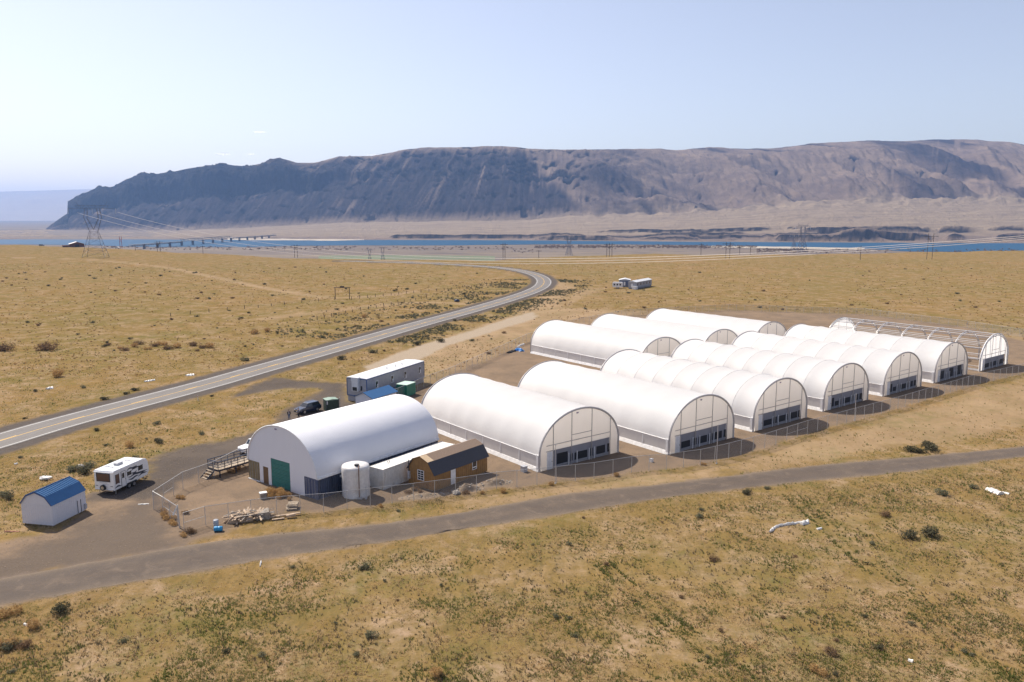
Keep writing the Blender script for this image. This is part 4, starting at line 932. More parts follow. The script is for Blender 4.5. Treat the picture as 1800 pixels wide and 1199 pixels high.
# ------------------------------------------------------------------ car
def loft(sections, name, mt, par, smooth=True):
    V = [p for s_ in sections for p in s_]; k = len(sections[0]); n = len(sections)
    f = [(j*k+i, j*k+(i+1) % k, (j+1)*k+(i+1) % k, (j+1)*k+i) for j in range(n-1) for i in range(k)]+[tuple(range(k)), tuple((n-1)*k+i for i in range(k))[::-1]]
    return MB().add(V, f).build(name, mt, par, smooth=False, bevel=.03)
ca = R(53-90); c = np.array(G(520, 729)); cx_ = np.array([cos(ca), sin(ca)])
c = c+np.array([-sin(ca), cos(ca)])*.3
car = thing('parked_car', 'dark blue sport utility car with its nose towards the standing man', 'car', (*c, 0), ca)
w2 = .95; secs = []
for y, zb, zt, ww in ((0, .45, .78, .80), (.12, .34, .95, .90), (1.0, .30, 1.06, .94), (1.5, .30, 1.10, .95), (4.4, .30, 1.10, .95), (4.75, .40, 1.05, .90), (4.82, .55, .95, .84)):
    secs.append([(-ww*.95, y, zb), (ww*.95, y, zb), (ww, y, (zb+zt)/2), (ww*.93, y, zt), (-ww*.93, y, zt), (-ww, y, (zb+zt)/2)])
loft(secs, 'body', M['carblue'], car)
cab = [[(-.86, y0, 1.08), (.86, y0, 1.08), (.70, y1, 1.74), (-.70, y1, 1.74)] for y0, y1 in ((1.25, 1.95), (4.6, 4.25))]
V = cab[0]+cab[1]; MB().add(V, [(0, 1, 2, 3), (5, 4, 7, 6), (1, 5, 6, 2), (4, 0, 3, 7), (3, 2, 6, 7)]).build('cabin', M['carblue'], car, bevel=.03)
MB().quad((-.76, 1.36-.015, 1.17), (.76, 1.36-.015, 1.17), (.66, 1.87, 1.68), (-.66, 1.87, 1.68)).build('windscreen', M['glass'], car)
for sx in (-1, 1):
    for y0, y1, y2, y3 in ((1.65, 2.6, 2.6, 2.15), (2.7, 3.55, 3.55, 2.7), (3.65, 4.4, 4.2, 3.65)):
        MB().quad((sx*.865, y0, 1.14), (sx*.865, y1, 1.14), (sx*.735, y2, 1.66), (sx*.735, y3, 1.66)).build('side_window', M['glass'], car)
    MB().box(min(sx*.5, sx*.8), max(sx*.5, sx*.8), -.03, .1, .68, .84).build('headlight', M['lamp'], car)
    MB().box(min(sx*.93, sx*1.1), max(sx*.93, sx*1.1), 1.6, 1.75, 1.12, 1.28).build('wing_mirror', M['carblue'], car)
    for y in (.95, 3.75): wheel(car, sx*.85, y, .37, .37)
    MB().tube((sx*.6, 2.2, 1.82), (sx*.6, 4.1, 1.82), .025).build('roof_rail', M['chrome'], car)
MB().quad((-.66, 4.47, 1.2), (.66, 4.47, 1.2), (.6, 4.32, 1.66), (-.6, 4.32, 1.66)).build('rear_window', M['glass'], car)
MB().box(-.42, .42, -.03, .06, .60, .80).build('grille', M['chrome'], car); MB().box(-.26, .26, -.04, .02, .46, .57).build('number_plate', M['white'], car); MB().box(-.85, .85, -.06, .1, .34, .46).build('bumper', M['tyre'], car)
# white pickup peeking out behind the hall's left side
c = np.array(G(424, 800)); pk = thing('parked_car', 'white vehicle half hidden behind the left end of the fabric hall', 'car', (*c, 0), R(53-90))
secs = []
for y, zb, zt, ww in ((0, .5, .95, .85), (.15, .4, 1.1, .95), (1.3, .38, 1.2, 1.0), (5.4, .38, 1.2, 1.0), (5.5, .5, 1.15, .95)):
    secs.append([(-ww, y, zb), (ww, y, zb), (ww, y, zt), (-ww, y, zt)])
loft(secs, 'body', M['rvwhite'], pk)
V = [(-.9, 1.4, 1.2), (.9, 1.4, 1.2), (.75, 1.9, 1.95), (-.75, 1.9, 1.95), (-.9, 5.3, 1.2), (.9, 5.3, 1.2), (.75, 5.0, 1.95), (-.75, 5.0, 1.95)]
MB().add(V, [(0, 1, 2, 3), (5, 4, 7, 6), (1, 5, 6, 2), (4, 0, 3, 7), (3, 2, 6, 7)]).build('cabin', M['rvwhite'], pk)
MB().quad((-.8, 1.45, 1.28), (.8, 1.45, 1.28), (.7, 1.82, 1.88), (-.7, 1.82, 1.88)).build('windscreen', M['glass'], pk)
for sx in (-1, 1):
    MB().quad((sx*.905, 1.9, 1.27), (sx*.905, 4.9, 1.27), (sx*.80, 4.8, 1.8), (sx*.80, 2.1, 1.8)).build('side_window', M['glass'], pk)
    for y in (1.0, 4.4): wheel(pk, sx*.92, y, .38, .38)
# ------------------------------------------------------------------ loading dock ramp
rp = thing('loading_ramp', 'dark steel loading ramp with plank deck and railings outside the fence', 'ramp', (-40.35, 103.9, 0), R(54-90))
w2, L, dz = 1.15, 8.2, 1.15
for k in range(27): MB().box(-w2, w2, .02+k*.30, .29+k*.30, dz, dz+.05).build('deck_plank', M['deck'], rp)
MB().box(-w2, -w2+.12, 0, L, dz-.22, dz-.002).box(w2-.12, w2, 0, L, dz-.22, dz-.002).box(-w2+.12, w2-.12, 0, .12, dz-.22, dz-.002).box(-w2+.12, w2-.12, L-.12, L, dz-.22, dz-.002).build('deck_frame', M['metalblack'], rp)
for x in (-w2+.1, w2-.1):
    for y in (.3, 2.8, 5.4, 7.9): MB().box(x-.06, x+.06, y-.06, y+.06, 0, dz-.22).build('leg', M['metalblack'], rp)
def railing(a, b):
    a = Vector(a); b = Vector(b); n = max(1, int((b-a).length/1.0)); mb = MB()
    for k in range(n+1):
        p = a.lerp(b, k/n); mb.tube(p, p+Vector((0, 0, 1.1)), .05, 5)
    for z in (.35, .72, 1.1): mb.tube(a+Vector((0, 0, z)), b+Vector((0, 0, z)), .05 if z < 1 else .07, 5)
    mb.build('railing', M['metalblack'], rp)
railing((-w2, 0, dz), (-w2, L, dz)); railing((w2, 0, dz), (w2, L, dz)); railing((-w2, .0, dz), (w2, .0, dz)); railing((-w2, L, dz), (w2, L, dz))
for k in range(4): MB().box(-w2, w2*.2, -.30-.3*k, -.02-.3*k, dz-.28*(k+1), dz-.28*(k+1)+.05).build('step', M['deck'], rp)
MB().prism([(-1.35, .0), (0, dz-.1), (0, dz-.35), (-1.05, 0)], -w2-.06, -w2, 'x').prism([(-1.35, .0), (0, dz-.1), (0, dz-.35), (-1.05, 0)], w2*.2, w2*.2+.06, 'x').build('stringer', M['metalblack'], rp)
# ------------------------------------------------------------------ people
def skinbody(name, joints, edges, radii, mt, par, sub=2):
    me = bpy.data.meshes.new(name); me.from_pydata(joints, edges, []); me.materials.append(mt)
    o = bpy.data.objects.new(name, me); C.objects.link(o)
    if par: o.parent = par
    sk = o.modifiers.new('skin', 'SKIN')
    for i, r in enumerate(radii): me.skin_vertices[0].data[i].radius = r if isinstance(r, tuple) else (r, r)
    me.skin_vertices[0].data[0].use_root = True
    s = o.modifiers.new('sub', 'SUBSURF'); s.levels = sub; s.render_levels = sub; sk.use_smooth_shade = True
    return o
def person(label, loc, rz, top, legs, open_front=True, stride=.06):
    t = thing('person', label, 'person', (*loc, 0), rz)
    J = [(0, 0, .96), (0, 0, 1.18), (0, .01, 1.40), (0, 0, 1.50), (0, -.01, 1.56), (0, -.01, 1.66), (0, -.01, 1.75),
         (-.10, 0, .90), (-.11, -stride, .50), (-.12, stride, .09), (-.13, stride-.12, .04),
         (.10, 0, .90), (.11, -stride*.2, .50), (.13, -stride, .09), (.15, -stride-.12, .04),
         (-.19, 0, 1.40), (-.25, .02, 1.14), (-.25, -.05, .90), (-.25, -.08, .80), (.19, 0, 1.40), (.25, .02, 1.14), (.25, -.05, .90), (.25, -.08, .80)]
    Ed = [(0, 1), (1, 2), (2, 3), (3, 4), (4, 5), (5, 6), (0, 7), (7, 8), (8, 9), (9, 10), (0, 11), (11, 12), (12, 13), (13, 14), (2, 15), (15, 16), (16, 17), (17, 18), (2, 19), (19, 20), (20, 21), (21, 22)]
    Rr = [(.15, .11), (.14, .10), (.16, .11), .06, .075, .095, .06, .09, .065, .045, .045, .09, .065, .045, .045, .07, .05, .035, .03, .07, .05, .035, .03]
    skinbody('body', J, Ed, Rr, M['skin'], t)
    Jt = [J[0], J[1], J[2], J[15], J[16], J[17], J[19], J[20], J[21], (0, 0, 1.46)]
    skinbody('jacket' if open_front else 'shirt', Jt, [(0, 1), (1, 2), (2, 3), (3, 4), (4, 5), (2, 6), (6, 7), (7, 8), (2, 9)], [(.175, .135), (.17, .13), (.185, .135), .085, .068, .052, .085, .068, .052, .075], top, t)
    Jl = [J[0], J[7], J[8], J[9], J[11], J[12], J[13]]
    skinbody('trousers', Jl, [(0, 1), (1, 2), (2, 3), (0, 4), (4, 5), (5, 6)], [(.165, .125), .108, .082, .065, .108, .082, .065], legs, t)
    for j in (10, 14):
        x, y, z = J[j]; MB().prism([(y-.06, 0), (y+.22, 0), (y+.22, .1), (y+.05, .09), (y-.06, .05)], x-.05, x+.05, 'x').build('shoe', M['jacket'], t, bevel=.02)
    mb = bmesh.new(); bmesh.ops.create_uvsphere(mb, u_segments=12, v_segments=8, radius=.115)
    for v in mb.verts: v.co.z = max(v.co.z, -.02 if v.co.y > 0 else .03)
    me = bpy.data.meshes.new('hair'); mb.to_mesh(me); mb.free(); me.materials.append(M['hair']); o = bpy.data.objects.new('hair', me); C.objects.link(o); o.parent = t; o.location = (0, .01, 1.70)
    if open_front: MB().box(-.06, .06, -.185, -.14, 1.0, 1.40).build('shirt', M['shirt'], t, bevel=.02)
    return t
person('man in open black jacket and blue jeans standing in front of the car', G(508.3, 737.5), R(15), M['jacket'], M['jeans'])
person('person in grey top and dark trousers at the car\'s front corner', G(525, 734.5), R(70), M['grey_shirt'], M['jacket'], False)

# ------------------------------------------------------------------ chain link fences
def chainfence(label, pts, h=2.3, gap=2.75, name='chain_link_fence', braces=(), zp=None):
    line = np.array(pts); o = line[0]
    t = thing(name, label, 'fence', (*o, 0), 0)
    seg = np.diff(line, axis=0); ln = np.hypot(seg[:, 0], seg[:, 1]); P = []
    for a, s, l in zip(line[:-1], seg, ln):
        n = max(1, round(l/gap)); P += [a+s*k/n for k in range(n)]
    P.append(line[-1]); P = [p-o for p in P]
    big = [q-o for q in line]
    pm = MB().tube((0, 0, 0), (0, 0, h), .035, 6).build('post', M['post'], t)
    for k, p in enumerate(P):
        q = pm if k == 0 else pm.copy()
        if k: C.objects.link(q)
        q.location = (*p, 0); q.rotation_euler = (random.uniform(-.012, .012), random.uniform(-.012, .012), 0)
    for a, b in zip(P[:-1], P[1:]):
        d = b-a; l = float(np.hypot(*d)); ang = atan2(d[1], d[0])
        MB().tube((*a, h), (*b, h), .028, 5).build('top_rail', M['post'], t)
        c = MB().quad((0, 0, .05), (l, 0, .05), (l, 0, h-.02), (0, 0, h-.02)).build('chain_mesh', M['chain'], t); c.location = (*a, 0); c.rotation_euler = (0, 0, ang)
    for k in braces:
        if k+1 < len(P): MB().tube((*P[k], h*.5), (*P[k+1], h*.5), .022, 5).build('brace_rail', M['post'], t)
    return t
g = lambda *p: [np.array(G(*q)) for q in p]
gt = lambda *p: [np.array(G(*q, 2.3)) for q in p]
chainfence('chain link fence along the farm track, running past the brown shed to the greenhouses', g((324, 936), (362, 924), (442, 912), (487, 906), (569, 900), (651, 890), (727, 881), (801, 871), (873, 860), (944, 853.5), (1044, 842), (1110, 831), (1171, 826), (1231, 817.4), (1280.6, 805.8), (1344, 788), (1419, 763.5), (1578, 719), (1711, 678), (1800, 656.7), (1900, 632)), braces=(0, 32, 33))
chainfence('short chain link fence from the leaning gate post to the corner by the gravel', gt((310, 889), (285, 873), (268, 863.5)), braces=(0, 1))
chainfence('chain link fence curving from the corner past the ramp to the hall', gt((268, 863.5), (320, 830), (375, 811), (421, 788)), braces=(1,))
chainfence('chain link fence behind the compound, along the pale dirt lane', g((665, 712), (700, 703), (745, 682), (790, 665), (830, 647), (879, 624), (925, 602), (990, 578), (1100, 556), (1280, 546), (1520, 554), (1700, 577), (1860, 603)), gap=3.0)
gp_ = thing('gate_post', 'thick leaning gate post with white wrapping by the tumbleweeds', 'post', (*G(316, 928), 0)); MB().tube((0, 0, 0), (-.1, 0, 2.6), .08).build('pole', M['post'], gp_); MB().tube((-.55, -.2, 1.6), (-.05, 0, 2.75), .12, 6, .05).build('white_wrap', M['plastic'], gp_)
def mast(label, px, py, h, r=.045):
    t = thing('light_mast', label, 'pole', (*G(px, py), 0)); MB().tube((0, 0, 0), (0, 0, h), r, 6).build('pole', M['galv2'], t); MB().box(-.12, .12, -.12, .12, 0, .08).build('foot_plate', M['post'], t); MB().box(-.1, .1, -.05, .05, h, h+.08).build('cap', M['post'], t)
mast('thin pole before the second greenhouse from the hall', 1259.5, 815, 5.6); mast('thin pole standing before the fourth greenhouse from the hall', 1502, 739, 4.6); mast('thin pole in front of the greenhouse nearest the hall', 976, 850, 5.2, .035)
# ------------------------------------------------------------------ loose things in the yard
def pallet(label, loc, rz, n=3, lean=0):
    for k in range(n):
        pass
def pallet_one(label, loc, z, rz, group):
    t = thing('pallet', label, 'pallet', (*loc, z), rz, group)
    for k in range(6): MB().box(-.6, .6, -.5+k*.19, -.37+k*.19, .10, .125).build('board', M['deck'], t)
    for x in (-.55, 0, .55): MB().box(x-.05, x+.05, -.5, .58, .02, .10).build('runner', M['lumbergrey'], t)
    for k in (0, 3, 5): MB().box(-.6, .6, -.5+k*.19, -.37+k*.19, 0, .02).build('board', M['deck'], t)
pc = np.array(G(514, 895))
for k, nm in enumerate(('bottom', 'second', 'third', 'fourth', 'top')):
    pallet_one('weathered wooden pallet, %s one of the stack before the hall' % nm, pc+rng.normal(0, .12, 2)+[0, .1*k], .13*k, R(15)+rng.normal(0, .12), 'pallets stacked before the hall')
def plank(label, a, b, z0, z1, wd, th, m, cat='timber', name='timber'):
    a = np.array(a); b = np.array(b); d = b-a; l = float(np.hypot(*d)); t = tag(MB().box(0, l, -wd/2, wd/2, 0, th).build(name, m), label, cat, 'loose timber along the fence')
    t.location = (*a, z0); t.rotation_euler = (0, -atan2(z1-z0, l), atan2(d[1], d[0])); return t
a0 = np.array(G(404, 919)); a1 = np.array(G(470, 912)); dirv = (a1-a0)/np.linalg.norm(a1-a0); nv = np.array([-dirv[1], dirv[0]])
lum = thing('lumber_pile', 'untidy pile of pale broken pallets and boards by the fence', 'lumber pile', (*a0, 0), atan2(dirv[1], dirv[0]))
LL = float(np.linalg.norm(a1-a0))
for k in range(80):
    x = rng.uniform(-.6, LL-.5); y = rng.uniform(-.3, 1.6); z = rng.uniform(.3, .95)*(1-.25*abs(y-.6)); l = rng.uniform(.9, 2.6); an = rng.choice([0, pi/2, .3, 1.1])+rng.normal(0, .25)
    b = MB().box(-l/2, l/2, -.09, .09, -.025, .025).build('board', M['lumber'] if rng.random() < .7 else M['lumbergrey'], lum); b.location = (x+.6, y, z); b.rotation_euler = (rng.normal(0, .2), rng.normal(0, .12), an)
MB().prism([(-.4, 0), (LL*.62, 0), (LL*.6, .55), (.1, .62)], -.35, -.2).build('panel', M['lumber'], lum); MB().prism([(LL*.7, 0), (LL+.35, 0), (LL+.2, .9), (LL*.74, .75)], -.2, 1.2).build('crate_box', M['lumbergrey'], lum)
MB().box(0, LL*.7, 0, 1.3, 0, .4).build('stacked_core', M['lumber'], lum)
plank('long pale board lying right of the lumber pile', G(474, 911), G(528, 905), .1, .2, .3, .1, M['lumber']); plank('short board lying against the fence foot', G(478, 915), G(500, 912), .05, .05, .25, .1, M['lumber'])
plank('thick pale beam end beside the fence corner post', G(504, 911), G(520, 909), .1, .25, .35, .25, M['lumber'])
def barrel(label, loc, m, lying=False, rz=0):
    t = thing('barrel', label, 'barrel', (*loc, .3 if lying else 0), rz); mb = MB(); n = 20; pr = [(.0, 0), (.27, 0), (.29, .03), (.29, .3), (.305, .32), (.29, .34), (.29, .6), (.305, .62), (.29, .64), (.29, .87), (.27, .9), (0, .88)]
    V = [(r*cos(2*pi*i/n), r*sin(2*pi*i/n), z) if not lying else (z-.45, r*cos(2*pi*i/n), r*sin(2*pi*i/n)) for r, z in pr for i in range(n)]
    mb.add(V, [(k*n+i, k*n+(i+1) % n, (k+1)*n+(i+1) % n, (k+1)*n+i) for k in range(len(pr)-1) for i in range(n)]).build('drum', m, t, smooth=True)
    (MB().tube((.15, 0, .88), (.15, 0, .94), .05, 8) if not lying else MB().tube((.43, .1, .1), (.49, .1, .1), .05, 8)).build('bung', M['white'], t)
b_ = barrel('grey upright plastic barrel behind the blue one', G(380, 927), M['greyplastic']); barrel('bright blue plastic barrel lying on its side by the fence', G(384, 934), M['barrel'], True, .12)
t = thing('crate', 'small pale crate beside the dry tumbleweed heap', 'crate', (*G(463, 876), 0), .5); MB().box(-.4, .4, -.3, .3, 0, .7).build('crate_body', M['lumbergrey'], t); MB().box(-.44, .44, -.34, .34, .7, .8).build('crate_lid', M['skirt'], t)
def scrap(label, pts, wd, h, m=M['plastic'], name='film_scrap', cat='scrap', z0=0.0):
    p = spline([np.array(G(*q)) for q in pts], .25); n = len(p); T = np.gradient(p, axis=0); T /= np.linalg.norm(T, axis=1)[:, None]; N = np.stack([-T[:, 1], T[:, 0]], 1); V = []
    for i in range(n):
        ww = wd*(.6+.5*abs(pn(i*.5, 3.1))*2); hh = h*(.4+1.2*abs(pn(i*.6, 9.7)))+.02
        for u_, zz in ((-1, -.04), (-.6, hh*.7), (0, hh), (.6, hh*.6), (1, -.04)):
            q = p[i]+N[i]*ww*(u_+.25*pn(i*.7, u_*3)); V.append((*q, z0+zz))
    f = [(i*5+k, i*5+k+1, (i+1)*5+k+1, (i+1)*5+k) for i in range(n-1) for k in range(4)]+[(0, 1, 2, 3, 4), tuple((n-1)*5+k for k in range(5))[::-1]]
    return tag(MB().add(V, f).build(name, m), label, cat)
scrap('long twisted strip of white film lying on the near grassland', [(1353, 935), (1365, 926), (1390, 921), (1419, 917)], .22, .3); scrap('knotted end of the long white film strip', [(1409, 922), (1420, 918)], .35, .5)
scrap('small crumpled white scrap right of the long film strip', [(1436, 930), (1444, 929)], .3, .2); scrap('crumpled white film heap on the grassland at the far right', [(1735, 860), (1748, 864), (1760, 869)], .75, .5); scrap('thin pale scrap beside the crumpled film heap', [(1762, 865), (1774, 868)], .25, .15)
scrap('orange board lying on pale soil left of the blue roofed shed', [(8, 934), (34, 934.5)], .12, .1, M['orange'], 'board', 'board'); scrap('white strip lying on the brown yard before the fence corner', [(243, 887), (262, 886)], .18, .12)
scrap('white film sheet lying before the tumbleweed heap', [(480, 875), (511, 873)], .4, .12); scrap('white film rolled at the foot of the highway verge', [(254, 671), (272, 668)], .5, .3); scrap('white sacks dumped in the grass beside the highway', [(327, 661), (340, 659)], .9, .5)
scrap('white lump lying in the grass beyond the highway, far left', [(82, 684), (92, 682)], .7, .5); scrap('tiny white scrap in the verge near the left edge', [(25, 816), (31, 815)], .2, .2)
scrap('small white scrap on the near grassland, low right', [(1597, 1160), (1605, 1163)], .22, .2); scrap('pale rag beside the farm track, lower left', [(457, 996), (459, 988)], .12, .25); scrap('white scrap in the tumbleweeds at the lower left', [(43, 1097), (50, 1100)], .2, .2)
scrap('blue tarpaulin heap left of the back row greenhouse', [(906, 617), (912, 615), (918, 618)], .9, .8, M['tarp'], 'tarpaulin', 'tarpaulin'); scrap('black plastic heap beside the blue tarpaulin', [(893, 621), (901, 618), (905, 618)], .9, .6, M['jacket'], 'plastic_heap', 'plastic heap'); scrap('white film bundle above the blue tarpaulin', [(909, 611), (921, 605)], .4, .5)
def rock(label, px, py, r, m=M['stone'], sc=(1, 1, .7), group=None):
    bm = bmesh.new(); bmesh.ops.create_icosphere(bm, subdivisions=2, radius=r)
    for v in bm.verts:
        k = 1+.35*pn(v.co.x*1.7/r+px, v.co.y*1.7/r+v.co.z*1.3/r); v.co = Vector((v.co.x*sc[0]*k, v.co.y*sc[1]*k, v.co.z*sc[2]*k))
    me = bpy.data.meshes.new('boulder'); bm.to_mesh(me); bm.free(); me.materials.append(m); o = bpy.data.objects.new('boulder', me); C.objects.link(o); o.location = (*G(px, py), r*.2); tag(o, label, 'boulder', group)
rock('long pale boulder in the grass above the blue roofed shed', 80, 842, .65, M['plastic'], (1.3, .8, .5)); rock('pale boulder half hidden in sagebrush left of the camper', 141, 822, .55)
rock('large grey boulder in the mound right of the brown shed', 802, 868, .55); rock('dark boulder beside the highway where the side lane joins', 803, 530, 1.2, M['metalblack'])
# spoil mounds and rubble along the fence by the brown shed
def mound(label, px, py, rx, ry, h, rz):
    n = 36; m_ = 22; V = []
    for j in range(m_+1):
        for i in range(n):
            r = j/m_; a = 2*pi*i/n; x = rx*r*cos(a); y = ry*r*sin(a)*1.0; z = h*(cos(pi*r)*.5+.5)*(1+.5*fbm(np.array([x*1.1+px]), np.array([y*1.1]), 3)[0])-.05*(r > .98)
            x *= 1+.15*pn(a*1.2+px, 2.); V.append((x, y, z))
    f = [(j*n+i, j*n+(i+1) % n, (j+1)*n+(i+1) % n, (j+1)*n+i) for j in range(m_) for i in range(n)]
    t = thing('soil_mound', label, 'mound', (*G(px, py), 0), rz); npmesh('soil_heap', V, f, M['moundm'], t)
    for k in range(26):
        a = rng.uniform(0, 2*pi); r = rng.uniform(.2, 1); s = rng.uniform(.05, .15); bm = bmesh.new(); bmesh.ops.create_icosphere(bm, subdivisions=1, radius=s)
        me = bpy.data.meshes.new('stone'); bm.to_mesh(me); bm.free(); me.materials.append(M['stone']); o = bpy.data.objects.new('stone', me); C.objects.link(o); o.parent = t; o.location = (rx*r*cos(a), ry*r*sin(a), h*(cos(pi*r)*.5+.5)+.02); o.scale = (1, 1.2, .7)
m, nt, bs = new_mat('spoil_soil'); bs.inputs['Roughness'].default_value = .95; c_ = mixc(nt, noise(nt, mapped(nt), 2.5, 6, .7, 0, .35, .65), (.34, .255, .18), (.22, .165, .11)); nt.links.new(c_, bs.inputs['Base Color']); bump(nt, bs, noise(nt, mapped(nt), 6, 5, .7), .12, 1); M['moundm'] = m
mound('pale soil mound with stones just right of the brown shed', 822, 861, 2.3, 1.0, .8, .3); mound('long low soil mound between brown shed and first greenhouse', 868, 851, 2.8, 1.1, .7, .35); mound('low stony soil strip before the brown shed', 745, 872, 3.5, .9, .35, .3)
# utility boxes between greenhouses
for px, py, lb in ((921, 829, 'grey metal box left of the first greenhouse'), (1145, 812, 'small white box between the first two greenhouses')):
    t = thing('utility_box', lb, 'box', (*G(px, py), 0), GA); s = .35 if px < 1000 else .2; MB().box(-s, s, -s, s, .0, s*2.2).build('cabinet_body', M['greyplastic'] if px < 1000 else M['white'], t); MB().box(-s*1.1, s*1.1, -s*1.1, s*1.1, s*2.2, s*2.4).build('lid', M['greyplastic'], t)

# ------------------------------------------------------------------ far trailers on the grassland
fo = np.array([59.19, 381.36]); fa = R(58.6-90); fxx = np.array([cos(fa), sin(fa)])
def mobile(label, loc, rz, w_, L, h, m, roof=M['roofgrey'], nwin=5):
    t = thing('mobile_home', label, 'mobile home', (*loc, 0), rz); w2 = w_/2
    MB().box(-w2, w2, 0, L, .6, h).build('walls', m, t); MB().box(-w2+.15, w2-.15, .15, L-.15, 0, .6).build('skirting', M['shade'], t)
    MB().prism([(-w2-.2, h), (0, h+.7), (w2+.2, h), (w2+.2, h-.08), (-w2-.2, h-.08)], -.2, L+.2).build('roof', roof, t)
    for k in range(nwin):
        y = L*(k+.6)/(nwin+.3); MB().box(w2, w2+.04, y-.45, y+.45, 1.6, 2.6).build('window', M['glass'], t)
    MB().box(-.4, .4, -.04, 0, .7, 2.5).build('door', M['white'], t)
mobile('long grey mobile home standing alone on the far grassland', fo-fxx*2, fa, 4.0, 20.3, 3.3, M['siding'])
mobile('small grey trailer building behind the long mobile home', (55.4, 393), R(-10), 5.5, 6, 3.4, M['bluedoor'], nwin=1)
t = thing('propane_box', 'white box standing at the near end of the long mobile home', 'box', (*G(1116, 508.5), 0), fa); MB().box(-1.0, 1.0, -1, 1, 0, 1.4).build('cabinet_body', M['white'], t); MB().box(-1.05, 1.05, -1.05, 1.05, 1.4, 1.5).build('lid', M['roofgrey'], t)
t = thing('travel_trailer', 'small white camper parked left of the long mobile home, far away', 'camper', (*G(1086, 507), 0), R(80)); MB().prism([(0, .6), (0, 2.7), (.4, 3.0), (4.6, 3.0), (5.0, 2.5), (5.0, .9), (4.5, .6)], -1.2, 1.2, 'x').build('body', M['rvwhite'], t)
t.location.x += 2.4
for y in (.8, 2.2, 3.6): MB().box(1.2, 1.23, y, y+.8, 1.5, 2.3).box(-1.23, -1.2, y, y+.8, 1.5, 2.3).build('window', M['glass'], t)
for y in (2, 2.9):
    for x in (-1.05, 1.05): wheel(t, x, y, .35, .35)
MB().box(-.5, .5, -.03, 0, 1.4, 2.2).build('window', M['glass'], t)
# barn and cars on the far left crest
bl = G(136, 434.5); t = thing('barn', 'small brown barn with a pale tin roof on the far left crest', 'barn', (*bl, 0), R(35))
MB().prism([(-7, 0), (7, 0), (7, 3.4), (0, 5.6), (-7, 3.4)], 0, 11).build('walls', M['barn'], t)
for sx in (-1, 1): MB().prism([(0, 5.9), (sx*7.6, 3.5), (sx*7.6, 3.25), (0, 5.6)], -.6, 11.6).build('roof_slope', M['barnroof'], t)
MB().box(-2, 2, -.05, 0, 0, 3).build('barn_door', M['dark'], t); MB().box(-14, -8, 1, 6, 0, 2.2).build('lean_to', M['barn'], t)
for px, lb, m_ in ((211, 'white car parked on the far left crest below the red mast', 'rvwhite'), (77, 'dark farm machine on the far left skyline', 'metalblack')):
    t = thing('parked_car' if m_ == 'rvwhite' else 'farm_machine', lb, 'car' if m_ == 'rvwhite' else 'machine', (*G(px, 437 if px > 100 else 432.5), 0), R(80))
    MB().prism([(0, .4), (0, 1.1), (1.4, 1.2), (2.2, 1.9), (4.6, 1.9), (5.4, 1.2), (5.4, .4)], -1.1, 1.1, 'x').build('body', M[m_], t)
    MB().prism([(1.5, 1.22), (2.25, 1.8), (4.5, 1.8), (5.1, 1.22)], -1.12, 1.12, 'x').build('side_window', M['glass'], t)
    for y in (1, 4.3):
        for x in (-1, 1): wheel(t, x, y, .45, .45)
